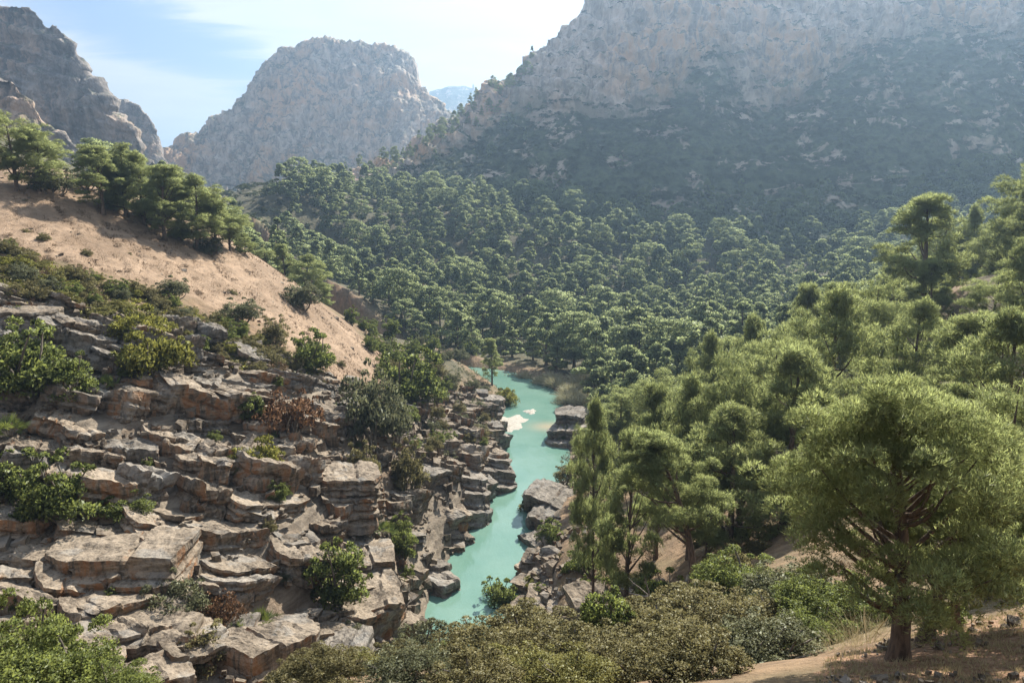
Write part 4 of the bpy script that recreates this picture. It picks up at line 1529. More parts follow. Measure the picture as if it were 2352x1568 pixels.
def grass_proto(seed, n=260, h=0.7, spread=0.35, mat=None, thin=0.010):
    r = np.random.default_rng(seed)
    th, q = r.uniform(0, 6.283, n), np.sqrt(r.random(n)) * 0.5
    b = np.stack([np.cos(th) * q * spread, np.sin(th) * q * spread, np.full(n, -0.05)], -1)
    d = np.stack([np.cos(th) * q * 1.5, np.sin(th) * q * 1.5, np.ones(n)], -1) + r.normal(size=(n, 3)) * 0.48
    d /= np.linalg.norm(d, axis=1)[:, None]
    L = h * r.uniform(.55, 1.1, n)[:, None]
    m1 = b + d * L * .6
    tip = b + d * L + np.stack([np.cos(th), np.sin(th), -0.4 * np.ones(n)], -1) * L * 0.22
    ph = r.uniform(0, 6.283, n)
    wv = np.stack([np.sin(ph), np.cos(ph), 0 * ph], -1) * thin * h / .7
    V = np.stack([b - wv, b + wv, m1 + wv * .7, tip, m1 - wv * .7], 1).reshape(-1, 3)
    F = np.arange(n * 5).reshape(-1, 5)
    return mesh_np("grass_tuft", V, F, mat or M_STRAW, False, dict(tone=np.repeat(r.random(n), 5)))


GRASS = [grass_proto(501, 230, 0.80, 0.75, thin=0.0030), grass_proto(502, 190, 0.66, 0.8, thin=0.0030)]
REEDM = grass_proto(503, 320, 2.6, 2.2, M_REED)


# ------------------------------------------------------------------ planting
def gz(x, y):
    return H1(x, y)


def on_ground(u, v, Y, sink=0.05):
    p = P(u, v, Y)
    return Vector((p.x, p.y, gz(p.x, p.y) - sink))


def pine_top(key, u, v, Y, label, group, rz=None, hmin=3.0, hmax=16.0, wide=1.0, sink=0.1):
    """a pine whose top is sighted at u, v"""
    t = P(u, v, Y)
    g = gz(t.x, t.y) - sink
    h = min(hmax, max(hmin, t.z - g))
    wide *= min(1.0, 12.0 / h)
    return put_pine(key, (t.x, t.y, g), h, random.uniform(0, 6.28) if rz is None else rz, label, group, wide)


PR = "pines on the right bank"
b0 = P(2062, 1530, 14.6)
put_pine('near_big', (b0.x, b0.y, gz(b0.x, b0.y) - 0.1), 6.3, R(8), "big nearest pine with a stout leaning trunk at the lower right", PR, 1.0)
b1 = P(2125, 1465, 16.6)
put_pine('near_b', (b1.x, b1.y, gz(b1.x, b1.y) - 0.1), 5.2, R(-10), "second pine just behind the big nearest one, dark trunk on bare earth", PR, 1.05)
b2 = P(2195, 1452, 17.6)
put_pine('near_b', (b2.x, b2.y, gz(b2.x, b2.y) - 0.1), 3.9, R(150), "small thin-trunked pine to the right of the two stout pines", PR, 0.95)
b3 = P(1592, 1350, 45)
put_pine('lean', (b3.x, b3.y, gz(b3.x, b3.y) - 0.1), 10.0, R(0), "tall pine leaning left over the right bank with a bare curved trunk", PR, 1.0)

near_list = [
    ('mid0', 1372, 915, 62, "slender pine at the river side of the leaning pine"),
    ('mid1', 1450, 985, 52, "bushy pine touching the crown of the leaning pine"),
    ('mid0', 1690, 935, 54, "broad pine between the leaning pine and the big nearest pine"),
    ('mid2', 1640, 985, 60, "low pine filling the gap left of the big nearest pine"),
    ('mid1', 1520, 880, 68, "pine behind the leaning pine, halfway to the reeds"),
    ('mid0', 1600, 865, 62, "round pine behind the broad pine on the right bank"),
    ('mid2', 1720, 830, 60, "flat-topped pine behind the broad pine on the right bank"),
    ('mid1', 1830, 790, 55, "pale pine behind the left shoulder of the big nearest pine"),
    ('mid0', 1940, 665, 62, "tall bright pine standing above the big nearest pine"),
    ('mid2', 2020, 650, 74, "tall pine next to the bright pine, nearer the footpath"),
    ('mid1', 2150, 595, 82, "rounded pine just left of the footpath with the hikers"),
    ('mid0', 2120, 690, 62, "pine below the footpath with the hikers"),
    ('mid2', 2290, 625, 70, "pine right of the footpath with the hikers, standing nearer"),
    ('mid1', 2240, 720, 48, "bright pine right of the crown of the big nearest pine"),
    ('mid0', 2330, 720, 38, "dark pine at the right edge behind the big nearest pine"),
    ('mid2', 2330, 900, 27, "bright yellow-green pine cut by the right edge"),
    ('mid1', 2200, 880, 40, "pine in shade directly behind the big nearest pine"),
    ('mid0', 2250, 455, 120, "umbrella pine on the skyline of the spur above the footpath"),
    ('mid2', 2180, 500, 122, "left umbrella pine on the spur, over the pale bank"),
    ('mid1', 2345, 470, 105, "tall pine at the right edge on the spur above the footpath"),
    ('mid2', 2310, 520, 100, "pine standing right behind the hikers"),
    ('mid0', 1740, 690, 88, "rounded pine in the dip below the spur"),
    ('mid1', 1850, 650, 96, "pine in the dip below the spur, next to the rounded one"),
    ('mid2', 1780, 760, 74, "spreading pine in the dip in front of the rounded one"),
    ('mid0', 1640, 760, 92, "pine in the dip where the right bank meets the forest"),
]
for i, (k_, u, v, Y, lab) in enumerate(near_list):
    pine_top(k_, u, v, Y, lab, PR, hmin=4.5, hmax=19, wide=0.52 if i == 0 else (0.72 if i in (1, 4) else random.uniform(.85, 1.1)))

PL = "pines along the crest of the sandy slope"
left_list = [
    ('mid2', 20, 262, 119, "dark pine at the far left end of the crest"),
    ('mid0', 75, 300, 121, "pine beside the dark one at the left end of the crest"),
    ('mid1', 222, 333, 123, "bright round pine at the left of the row on the crest"),
    ('mid3', 275, 328, 127, "tallest pine of the row on the crest of the sandy slope"),
    ('mid0', 318, 350, 128, "full pine right of the tallest one on the crest"),
    ('mid1', 365, 378, 125, "yellow-green pine in the middle of the row on the crest"),
    ('mid3', 402, 385, 133, "pine half hidden behind the middle of the row on the crest"),
    ('mid0', 440, 402, 129, "dense pine near the right end of the row on the crest"),
    ('mid1', 487, 445, 132, "bright pine reaching down the slope at the end of the row"),
    ('mid2', 522, 478, 137, "last pine at the right end of the row on the crest"),
    ('mid0', 560, 535, 141, "lone pine below the end of the row on the crest"),
    ('mid1', 650, 560, 172, "large dark pine on the shaded side beyond the crest"),
    ('mid0', 705, 585, 176, "pine right of the large dark one beyond the crest"),
    ('mid2', 610, 590, 168, "low pine left of the large dark one beyond the crest"),
    ('mid3', 735, 640, 180, "small pine beyond the crest, next to the pale landslip"),
]
for i, (k_, u, v, Y, lab) in enumerate(left_list):
    pine_top(k_, u, v, Y, lab, PL, hmin=4.0, hmax=14, wide=random.uniform(1.15, 1.4))

b4 = on_ground(1130, 880, 178)
put_pine('mid1', b4, 11.5, 1.0, "feathery grey-green tree at the bend on the left bank of the river", None, 0.85)

# the valley forest: the pines that show largest are things of their own, the far ones are one mass
occupied = [o.location.copy() for o in COL.objects if o.name.startswith("pine_tree")]
cand = []
tries = 0
rf = np.random.default_rng(909)
gx_ = rf.uniform(-110, 330, 9000)
gy_ = rf.uniform(60, 470, 9000)
gh_ = H(gx_, gy_)
gd_ = river_dist(gx_, gy_)
cell = {}
TREES = []


def free(x, y, dmin):
    ci, cj = int(x // 8), int(y // 8)
    for a in range(ci - 1, ci + 2):
        for b in range(cj - 1, cj + 2):
            for (qx, qy) in cell.get((a, b), ()):
                if (qx - x) ** 2 + (qy - y) ** 2 < dmin * dmin:
                    return False
    return True


def claim(x, y):
    cell.setdefault((int(x // 8), int(y // 8)), []).append((x, y))


for o in occupied:
    claim(o.x, o.y)
for x, y, z, d in zip(gx_, gy_, gh_, gd_):
    if abs(x / y) > 0.74:
        continue
    if d < 9:
        continue
    left_side = x < -20 - 0.10 * (y - 150)
    if y < 190 and x < 8:
        continue
    if y < 200 and left_side:
        continue
    if inpoly(np.array([x]), np.array([y]), SAND)[0]:
        continue
    if y < 100 and not (x > 22 and y > 62):
        continue
    # keep the footpath on the spur open
    if 50 < x < 56 and 83 < y < 99:
        continue
    if math.hypot(x + 109, (y - 325) * 0.6) < 15:
        continue
    dmin = 6.0 if y < 200 else (7.6 if y < 320 else 8.0)
    if free(x, y, dmin):
        claim(x, y)
        TREES.append((x, y, z))
TREES.sort(key=lambda t: t[0] ** 2 + t[1] ** 2)
print("trees", len(TREES))
N_IND = 250
for i, (x, y, z) in enumerate(TREES[:N_IND]):
    kind = random.randrange(6)
    h = random.uniform(8.5, 17.0) * (1.0 if y > 150 else 0.92)
    shape = ["round-headed", "full-crowned", "pointed", "flat-topped", "narrow pointed", "loose-crowned"][kind]
    az_ = x / y
    side = "towards the sandy slope" if az_ < -0.06 else ("in line with the bend" if az_ < 0.10 else ("behind the reeds" if az_ < 0.26 else "near the spur"))
    size = "tall " if h > 14 else ("low " if h < 12 else "")
    if y < 130:
        zone, grp = "in the dip beside the spur, " + ("nearer the river" if az_ < .3 else ("below its middle" if az_ < .45 else "high on its flank")), "pines of the dip beside the spur"
    elif x < 12 and y < 235:
        zone, grp = "across the river bend, " + side, "pines across the river bend"
    elif y < 235:
        zone, grp = "at the forest front, " + side, "pines at the forest front"
    else:
        zone, grp = "deep inside the valley forest, " + side, "pines deep in the valley forest"
    shape = size + shape
    key = ('mid%d' % random.choice([0, 1, 2, 3])) if y < 125 else 'far%d' % kind
    if y < 125:
        shape = ("tall" if h > 13.5 else ("low" if h < 11 else "middling")) + (" shaggy" if kind % 2 else " open-crowned")
    put_pine(key, (x, y, z - 0.15), h, random.uniform(0, 6.28), "%s pine %s" % (shape, zone), grp, random.uniform(.85, 1.25))

# the rest of the forest, and the wooded foot of the mountains, as one mass
def instanced(name, spots, meshes, label):
    """one mass drawn as copies of a few plants on a cloud of points"""
    col = bpy.data.collections.new(name + "_plants")
    h0 = 10.0
    for i, me in enumerate(meshes):
        col.objects.link(bpy.data.objects.new("%s_plant_%02d" % (name, i), me))
    n = len(spots)
    me = bpy.data.meshes.new(name)
    me.vertices.add(n)
    A = np.array(spots, dtype=np.float32)
    me.vertices.foreach_set('co', np.ascontiguousarray(A[:, :3]).ravel())
    sv = np.stack([A[:, 3] / h0 * A[:, 4], A[:, 3] / h0 * A[:, 4], A[:, 3] / h0], -1).astype(np.float32)
    me.attributes.new('size', 'FLOAT_VECTOR', 'POINT').data.foreach_set('vector', np.ascontiguousarray(sv).ravel())
    rg = np.random.default_rng(n)
    rv = np.zeros((n, 3), dtype=np.float32)
    rv[:, 2] = rg.uniform(0, 6.28, n)
    me.attributes.new('turn', 'FLOAT_VECTOR', 'POINT').data.foreach_set('vector', rv.ravel())
    me.attributes.new('pick', 'INT', 'POINT').data.foreach_set('value', rg.integers(0, len(meshes), n).astype(np.int32))
    me.update()
    o = ob(name, me)
    g = bpy.data.node_groups.new(name, 'GeometryNodeTree')
    g.interface.new_socket('Geometry', in_out='INPUT', socket_type='NodeSocketGeometry')
    g.interface.new_socket('Geometry', in_out='OUTPUT', socket_type='NodeSocketGeometry')
    gi, go = g.nodes.new('NodeGroupInput'), g.nodes.new('NodeGroupOutput')
    ci = g.nodes.new('GeometryNodeCollectionInfo')
    ci.inputs['Collection'].default_value = col
    ci.inputs['Separate Children'].default_value = True
    ci.inputs['Reset Children'].default_value = True
    ip = g.nodes.new('GeometryNodeInstanceOnPoints')
    ip.inputs['Pick Instance'].default_value = True

    def na(nm, typ):
        x = g.nodes.new('GeometryNodeInputNamedAttribute')
        x.data_type = typ
        x.inputs['Name'].default_value = nm
        return [s for s in x.outputs if s.enabled and s.name == 'Attribute'][0]
    g.links.new(gi.outputs[0], ip.inputs['Points'])
    g.links.new(ci.outputs[0], ip.inputs['Instance'])
    g.links.new(na('size', 'FLOAT_VECTOR'), ip.inputs['Scale'])
    g.links.new(na('turn', 'FLOAT_VECTOR'), ip.inputs['Rotation'])
    g.links.new(na('pick', 'INT'), ip.inputs['Instance Index'])
    g.links.new(ip.outputs[0], go.inputs[0])
    o.modifiers.new("plants", 'NODES').node_group = g
    return tag(o, label, None, None, 'stuff')


SCRUBM = []
for i in range(3):
    r = np.random.default_rng(760 + i)
    n_ = 12
    C = np.stack([r.normal(size=n_) * 2.4, r.normal(size=n_) * 2.4, r.uniform(2, 7.5, n_)], -1)
    V, F, N, T = leaf_cloud(r, C, r.uniform(1.6, 2.9, n_), 26, 1.3, 0.8, aspect=0.7, nmix=0.7)
    SCRUBM.append(mesh_np("scrub_plant", V, F, M_SCRUBFAR, True, dict(tone=T), N))


spots = [(x, y, z - 0.2, random.uniform(8.5, 17.5), random.uniform(.9, 1.3)) for (x, y, z) in TREES[N_IND:]]
# trees climbing the foot of the great mountain
rm = np.random.default_rng(41)
nu_, nv_ = MR_Q.shape[:2]
cnt = 0
SCRUB = []
for _ in range(34000):
    i, j = rm.integers(0, nu_), rm.integers(0, nv_)
    q = MR_Q[i, j]
    t = MR_T[j]
    if t < 0 or t > 1.0:
        continue
    if abs(q[0] / q[1]) > 0.76 or q[2] < 4:
        continue
    c = MR_C[i, j]
    if t < 0.20 + 0.05 * math.sin(q[0] / 40) and free(q[0], q[1], 6.5):
        claim(q[0], q[1])
        spots.append((q[0], q[1], q[2] - 0.6, rm.uniform(7.0, 12.5), rm.uniform(.75, 1.05)))
    elif q[0] < 15 and t < 0.95 and free(q[0], q[1], 7.5) and rm.random() < .6:
        claim(q[0], q[1])
        spots.append((q[0], q[1], q[2] - 0.6, rm.uniform(6.0, 10.5), rm.uniform(0.75, 1.05)))
    elif c < 0.6 and t < 0.8 and free(q[0], q[1], 4.0):
        claim(q[0], q[1])
        SCRUB.append((q[0], q[1], q[2] - 0.5, rm.uniform(2.0, 4.6), rm.uniform(1.2, 1.9)))
    elif rm.random() < 0.06 and free(q[0], q[1], 7.0):
        claim(q[0], q[1])
        SCRUB.append((q[0], q[1], q[2] - 0.5, rm.uniform(1.5, 3.4), rm.uniform(1.1, 1.8)))
kx, ky = rm.uniform(-230, -40, 3000), rm.uniform(270, 560, 3000)
kz = H(kx, ky)
for x, y, z in zip(kx, ky, kz):
    if abs(x / y) < 0.6 and free(x, y, 5.0):
        claim(x, y)
        SCRUB.append((x, y, z - 0.3, rm.uniform(1.2, 4.2), rm.uniform(1.0, 1.6)))
print("mass trees", len(spots), "scrub", len(SCRUB))
instanced("forest", spots, [PINES["far%d" % i][1] for i in range(6)], "pine forest covering the far valley floor and the foot of the mountain")
instanced("mountain_scrub", SCRUB, SCRUBM, "dark scrub scattered over the far slopes and below the great limestone wall")


# ------------------------------------------------------------------ shrubs, palms, grass and reeds
def hits(us, vs_, y0=16.0, y1=460.0, n=260):
    """where lines of sight meet the ground"""
    Y = np.geomspace(y0, y1, n)
    out = []
    for u, v in zip(us, vs_):
        q = Parr(np.full(n, float(u)), np.full(n, float(v)), Y)
        below = q[:, 2] < H(q[:, 0], q[:, 1])
        k_ = int(np.argmax(below)) if below.any() else -1
        out.append(None if k_ < 0 else Vector((q[k_, 0], q[k_, 1], q[k_, 2])))
    return out


def shrub_at(key, u, v, wpx, label, group=None, hs=1.0, name="shrub", lift=0.25, y0=16.0):
    """a shrub rooted where the line of sight meets the ground, wpx pixels wide"""
    p = hits([u], [v], y0)[0]
    if p is None:
        return None
    w_ = wpx / FPX * (p - EYE).length
    return put_shrub(key, (p.x, p.y, p.z + lift), w_, random.uniform(0, 6.28), label, group, hs, name=name)


def shrub_top(key, u, v, Y, wpx, label, group=None, name="bush"):
    """a near shrub whose top is sighted at u, v"""
    t = P(u, v, Y)
    g = gz(t.x, t.y)
    w_ = wpx / FPX * (t - EYE).length
    lm, sm, w0, h0 = SHRUBS[key]
    hh = min(4.5, max(0.7, t.z - g))
    return put_shrub(key, (t.x, t.y, g), w_, random.uniform(0, 6.28), label, group, hs=max(.5, min(1.9, hh / (w_ / w0 * h0 * 0.92))), name=name)


LS = "shrubs growing among the ledges"
for row in [
    ('green', 145, 1212, 165, "round dark green bush on the ledge above the great two-storey block", 1.1),
    ('green2', 780, 1400, 135, "upright green bush hugging the dark lower ledges near the gorge", 1.3),
    ('green', 55, 905, 190, "spreading bright green bush at the far left below the pale overhanging block", 1.0),
    ('green2', 165, 930, 115, "darker bush beside the spreading bright green one on the ledges", 1.0),
    ('yellow', 355, 862, 150, "broad yellow-green cushion above the square-cornered boulder", 1.2),
    ('yellow', 318, 785, 125, "vivid yellow-green cushion at the upper edge of the ledges", 1.1),
    ('yellow', 590, 1090, 115, "golden yellow bush in the middle of the ledges", 1.3),
    ('red', 668, 1010, 140, "reddish-brown bush among the dark boulders", 1.2),
    ('green2', 582, 972, 62, "small round bush left of the reddish-brown one", 1.2),
    ('greyg', 855, 1030, 160, "large airy grey-green bush at the upper end of the ledges", 1.7),
    ('greyg', 905, 1010, 95, "grey-green bush behind the large airy one", 1.5),
    ('olive2', 938, 1140, 90, "slim olive bush with bare stems standing by the river ledges", 1.8),
    ('olive2', 832, 1112, 90, "pale olive bush left of the slim one", 1.3),
    ('green', 640, 1155, 50, "lone small bush in a cleft of the ledges", 1.2),
    ('green', 920, 1240, 62, "green bush at the top of the sandy cleft by the gorge", 1.2),
    ('green2', 925, 1290, 66, "green bush halfway down the sandy cleft by the gorge", 1.3),
    ('green', 935, 1345, 46, "green bush at the bottom of the sandy cleft by the gorge", 1.3),
    ('green', 940, 930, 165, "bright green spreading bush at the foot of the sandy slope", 1.1),
    ('greyg', 400, 1425, 130, "shadowed bush in the hollow beside the two-storey block", 1.0),
    ('red', 505, 1440, 95, "purplish bush above the rounded grey blocks at the bottom", 1.1),
    ('olive', 470, 1530, 120, "olive bush at the bottom edge between grey blocks", 1.1),
    ('green', 40, 1160, 150, "dark leafy bush at the far left under the rusty overhang", 0.9),
    ('green', 290, 1195, 110, "low dark bush right of the round bush on the ledge", 0.6),
    ('greyg', 805, 1490, 80, "wispy grey bush on the dark leaning ledge", 0.9),
]:
    shrub_at(row[0], row[1], row[2], row[3], row[4], LS, row[5])

SS = "shrubs on and around the sandy slope"
for row in [
    ('greyg', 552, 745, 100, "dark oval grey-green shrub alone on the sandy slope", 0.8),
    ('green', 715, 855, 115, "rounded green shrub at the lower edge of the sandy slope", 1.1),
    ('olive2', 632, 800, 80, "olive shrub left of the rounded green one by the sand", 1.1),
    ('greyg', 400, 690, 70, "silvery shrub at the upper margin of the scrub", 1.0),
    ('greyg', 122, 452, 95, "dark spreading shrub below the pines at the left of the crest", 0.9),
    ('greyg', 478, 590, 62, "dark round shrub under the right end of the crest pines", 1.0),
    ('olive', 415, 552, 52, "brownish shrub under the middle of the crest pines", 1.0),
    ('greyg', 690, 712, 95, "grey-green shrub on the crest beside the pale landslip", 1.0),
    ('greyg', 200, 440, 75, "low dark shrub at the foot of the bright round pine", 0.8),
    ('greyg', 270, 470, 85, "low dark shrub at the foot of the tallest crest pine", 0.7),
    ('olive2', 350, 510, 80, "low dark shrub where the crest pines are densest", 0.7),
]:
    shrub_at(row[0], row[1], row[2], row[3], row[4], SS, row[5])

RB = "shrubs on the river banks"
for row in [
    ('green', 1294, 1012, 38, "small bright bush growing on the blocky rock islet", 1.3),
    ('dry', 1312, 1062, 52, "tan dry shrub at the foot of the rock islet", 1.3),
    ('yellow', 1160, 930, 76, "pale yellow bush beside the gravel bar", 1.1),
    ('olive', 1232, 1178, 78, "olive bush hanging over the top of the right rock wall", 1.2),
    ('green', 1262, 1245, 70, "dark bush in the cleft of the right rock wall", 1.0),
    ('olive2', 1300, 1110, 60, "bush above the bare earth on the right bank", 1.0),
    ('green2', 1148, 1425, 92, "leafy bush overhanging the water at the near end of the right bank", 1.2),
    ('green2', 1385, 1490, 130, "dark green bush below the sandy-topped rock pillar", 1.2),
    ('green', 1340, 1310, 80, "dark low bush near the pointed pale boulder", 0.9),
    ('green', 1360, 1370, 60, "very dark bush on the stony right slope", 1.2),
    ('olive', 1430, 1350, 70, "dusty bush on the stony right slope left of the leaning trunk", 1.0),
    ('green', 1240, 1375, 45, "small dark bush between the tumbled pale blocks", 1.0),
    ('yellow', 1225, 1345, 50, "yellowish tuft on the tumbled pale blocks", 0.8),
    ('olive', 1680, 1330, 120, "bush at the foot of the leaning pine on its right", 0.9),
    ('green', 1520, 1400, 120, "dark bush in the shade below the leaning pine", 0.9),
]:
    shrub_at(row[0], row[1], row[2], row[3], row[4], RB, row[5], lift=0.1)

FG = "bushes of the foreground"
for row in [
    ('near_olive', 1225, 1428, 30, 250, "brown-green bush in front of the near end of the river"),
    ('near_olive2', 1105, 1490, 27, 230, "bush at the bottom centre below the river"),
    ('near_grey', 985, 1462, 32, 190, "greyish bush at the bottom, left of the river's end"),
    ('near_olive', 905, 1525, 30, 170, "thin brown bush at the bottom under the dark ledges"),
    ('near_green', 1030, 1500, 29, 110, "small green bush among the brown ones at the bottom centre"),
    ('near_olive2', 1345, 1505, 25, 230, "bush at the bottom right of the centre"),
    ('near_olive', 1480, 1462, 29, 220, "dusty bush between the rock pillar and the leaning pine"),
    ('near_olive2', 1610, 1410, 32, 230, "dusty bush in front of the leaning pine's foot"),
    ('near_olive', 1560, 1500, 24, 240, "wide dusty bush at the bottom, right of the centre"),
    ('near_olive2', 1745, 1400, 27, 240, "tall olive bush left of the bare earth"),
    ('near_grey', 1775, 1490, 20, 240, "large dark bush beside the bare earth at the lower right"),
    ('near_green', 1660, 1480, 25, 130, "green bush between the dusty ones right of the centre"),
    ('near_yellow', 1200, 1545, 19, 230, "pale yellowish bush at the very bottom of the picture's middle"),
    ('near_olive2', 1430, 1555, 18, 220, "low pale bush at the bottom edge right of the middle"),
    ('near_green', 1880, 1410, 24, 170, "dark green bush behind the straw-coloured grass"),
    ('near_green', 1700, 1290, 36, 200, "shaded green bush under the broad pine"),
    ('near_green', 30, 1400, 25, 230, "leafy bright green bush in the bottom left corner"),
    ('near_green', 150, 1475, 22, 240, "leafy bush with bare twigs right of the corner bush"),
    ('near_green', -20, 1500, 20, 300, "nearest leafy bush cut by the left and bottom edges"),
    ('near_green', 255, 1550, 21, 170, "low leafy bush at the bottom left beside the rock floor"),
    ('near_yellow', 820, 1560, 25, 130, "small yellow-green bush at the bottom edge under the dark leaning ledge"),
    ('near_grey', 940, 1560, 21, 200, "pale bush at the bottom edge left of the middle"),
    ('near_olive', 1090, 1572, 17, 200, "lowest bush at the bottom edge under the river"),
    ('near_yellow', 1320, 1572, 16, 200, "lowest bush at the bottom edge right of the river"),
    ('near_olive', 1600, 1565, 16, 230, "nearest bush at the bottom edge left of the bare earth"),
    ('near_olive2', 745, 1548, 23, 170, "olive bush at the bottom edge below the small fan palm"),
    ('near_green', 1905, 1335, 27, 210, "dark green bush under the left side of the big nearest pine"),
    ('near_green', 1985, 1365, 25, 190, "dark bush directly behind the big nearest pine's trunk"),
    ('near_grey', 1825, 1320, 31, 210, "shaded grey-green bush left of the dark ones under the nearest pine"),
    ('near_olive', 700, 1562, 27, 150, "dry-leaved bush at the bottom left of the centre"),
]:
    shrub_top(*row[:5], row[5], FG)

# scrub belt between the ledges and the sand, ledge vegetation, river-bank thicket: sampled over each patch
def belt(poly, n, keys, wr, zone, grp, dmin, lift=0.0, hs=(0.8, 1.2), y0=16.0):
    poly = np.array(poly, float)
    lo, hi = poly.min(0), poly.max(0)
    done = []
    rb = np.random.default_rng(int(poly.sum()) % 9999)
    tr = 0
    while len(done) < n and tr < n * 14:
        tr += 1
        u, v = rb.uniform(lo[0], hi[0]), rb.uniform(lo[1], hi[1])
        if not inpoly(np.array([u]), np.array([v]), poly)[0]:
            continue
        p = hits([u], [v], y0)[0]
        if p is None or river_dist([p.x], [p.y])[0] < 0.6:
            continue
        if any((p.x - q[0]) ** 2 + (p.y - q[1]) ** 2 < dmin * dmin for q in done):
            continue
        done.append((p.x, p.y))
        k_ = keys[rb.integers(len(keys))]
        word = {'green': "leafy green shrub", 'green2': "tall green shrub", 'olive': "olive-brown shrub", 'olive2': "dull olive shrub",
                'yellow': "yellow-green shrub", 'greyg': "grey-green shrub", 'heath': "pale heath shrub", 'red': "rust-coloured shrub", 'dry': "dry brown tussock"}[k_]
        ww = rb.uniform(*wr)
        fr = (u - lo[0]) / (hi[0] - lo[0])
        word = ("big " if ww > wr[0] + (wr[1] - wr[0]) * .66 else ("small " if ww < wr[0] + (wr[1] - wr[0]) * .33 else "")) + word
        where = ", far left" if fr < .25 else (", left of its middle" if fr < .5 else (", right of its middle" if fr < .75 else ", far right"))
        put_shrub(k_, (p.x, p.y, p.z + lift), ww, rb.uniform(0, 6.28), "%s %s%s" % (word, zone, where), grp, rb.uniform(*hs),
                  name="dry_tussock" if k_ == 'dry' else "shrub", cat="tussock" if k_ == 'dry' else "shrub")


belt([(0, 560), (150, 620), (330, 680), (480, 735), (620, 800), (740, 880), (600, 860), (440, 800), (250, 740), (100, 690), (0, 690)], 112,
     ['olive', 'olive', 'olive2', 'yellow', 'yellow', 'heath', 'heath', 'dry', 'olive', 'green', 'greyg', 'heath'], (1.6, 3.4), "in the scrub belt above the ledges", "shrubs of the scrub belt", 1.35)
belt([(0, 700), (440, 810), (700, 880), (860, 950), (960, 1150), (980, 1330), (860, 1400), (500, 1400), (0, 1430)], 46,
     ['olive', 'greyg', 'olive2', 'green', 'dry', 'green', 'dry'], (0.7, 1.7), "rooted in a crack of the ledges", "small shrubs in the ledges", 3.0, 0.5)
belt([(0, 430), (180, 470), (420, 560), (560, 650), (760, 800), (850, 880), (700, 800), (520, 700), (300, 630), (0, 560)], 75,
     ['dry', 'dry', 'dry', 'dry', 'olive'], (0.9, 2.0), "on the bare sandy slope", "dry tussocks on the sandy slope", 2.2, -0.05)
belt([(860, 850), (1000, 830), (1130, 860), (1160, 930), (1150, 1010), (1060, 1080), (960, 1060), (900, 960)], 46,
     ['green', 'greyg', 'olive2', 'olive', 'green2', 'greyg'], (2.2, 4.2), "in the thicket on the left river bank", "shrubs of the left bank thicket", 2.2, 0.2)
belt([(780, 720), (900, 780), (1130, 830), (1000, 850), (880, 840), (820, 790)], 22,
     ['green', 'green2', 'greyg', 'green'], (3.0, 5.0), "between the landslip and the river bend", "shrubs by the river bend", 3.2, 0.0, (1.0, 1.5))
belt([(1330, 1100), (1500, 1050), (1750, 1150), (1800, 1300), (1600, 1420), (1350, 1420), (1280, 1300)], 34,
     ['olive', 'green', 'dry', 'olive2', 'dry'], (1.0, 2.4), "on the stony slope under the right-bank pines", "shrubs under the right-bank pines", 2.6, 0.0)
belt([(1900, 1300), (2352, 1250), (2352, 1400), (2200, 1440), (1960, 1450)], 14,
     ['olive', 'dry', 'green'], (0.7, 1.5), "on the earth behind the nearest pines", "small shrubs behind the nearest pines", 1.2, 0.0, y0=11.0)

put_palm(600, 1452, 55, 1.9, "fan palm in sun above the rounded grey blocks")
put_palm(560, 1470, 54, 1.5, "fan palm between the purplish bush and the sunny palm")
put_palm(410, 1395, 57, 1.8, "fan palm in the dark hollow right of the two-storey block")
put_palm(725, 1540, 53, 1.6, "fan palm in shade at the bottom below the leaning ledge")
put_palm(640, 1540, 52, 1.4, "small fan palm at the bottom between two grey blocks")
put_palm(885, 1225, 78, 1.5, "fan palm at the head of the sandy cleft by the gorge")
put_palm(20, 1000, 66, 2.0, "fan palm at the far left beneath the upper ledges")
put_palm(250, 925, 76, 1.6, "fan palm right of the darker bush on the ledges")


def tuft_at(u, v, s, label, i=0, y0=8.0):
    p = hits([u], [v], y0, 200)[0]
    if p is None:
        return
    o = ob("grass_tuft", GRASS[i % 2], loc=(p.x, p.y, p.z + 0.02), rot=(0, 0, random.uniform(0, 6)), scale=s)
    tag(o, label, "grass tuft", "straw-coloured grass tufts")


tuft_at(1985, 1480, 1.35, "large straw-coloured grass tuft beside the big pine's trunk", 0)
tuft_at(1935, 1490, 1.1, "straw-coloured grass tuft left of the largest one", 1)
tuft_at(2030, 1455, 1.0, "straw-coloured grass tuft behind the big pine's trunk", 1)
tuft_at(330, 1292, 2.2, "dry grass tuft on top of the two-storey block", 0, 30)
tuft_at(25, 1225, 2.4, "pale dry grass tuft at the far left under the dark bush", 1, 30)
tuft_at(2150, 1440, 0.8, "low dry grass between the two stout pine trunks", 0)

# reeds along the far bank
REEDSP = []
rr2 = np.random.default_rng(66)
for i in range(46):
    u, v = rr2.uniform(1285, 1430), rr2.uniform(898, 935)
    p = hits([u], [v], 60, 240)[0]
    if p is not None and river_dist([p.x], [p.y])[0] > 0.2:
        REEDSP.append(p)
for i in range(30):
    u, v = rr2.uniform(1170, 1380), rr2.uniform(868, 888)
    p = hits([u], [v], 60, 260)[0]
    if p is not None and river_dist([p.x], [p.y])[0] > 0.2:
        REEDSP.append(p)
for p in REEDSP:
    tag(ob("reed_clump", REEDM, loc=(p.x, p.y, p.z), rot=(0, 0, rr2.uniform(0, 6)), scale=rr2.uniform(.75, 1.25)),
        "clump of pale feathery reeds along the far right bank of the river", "reeds", "reed clumps on the far bank")

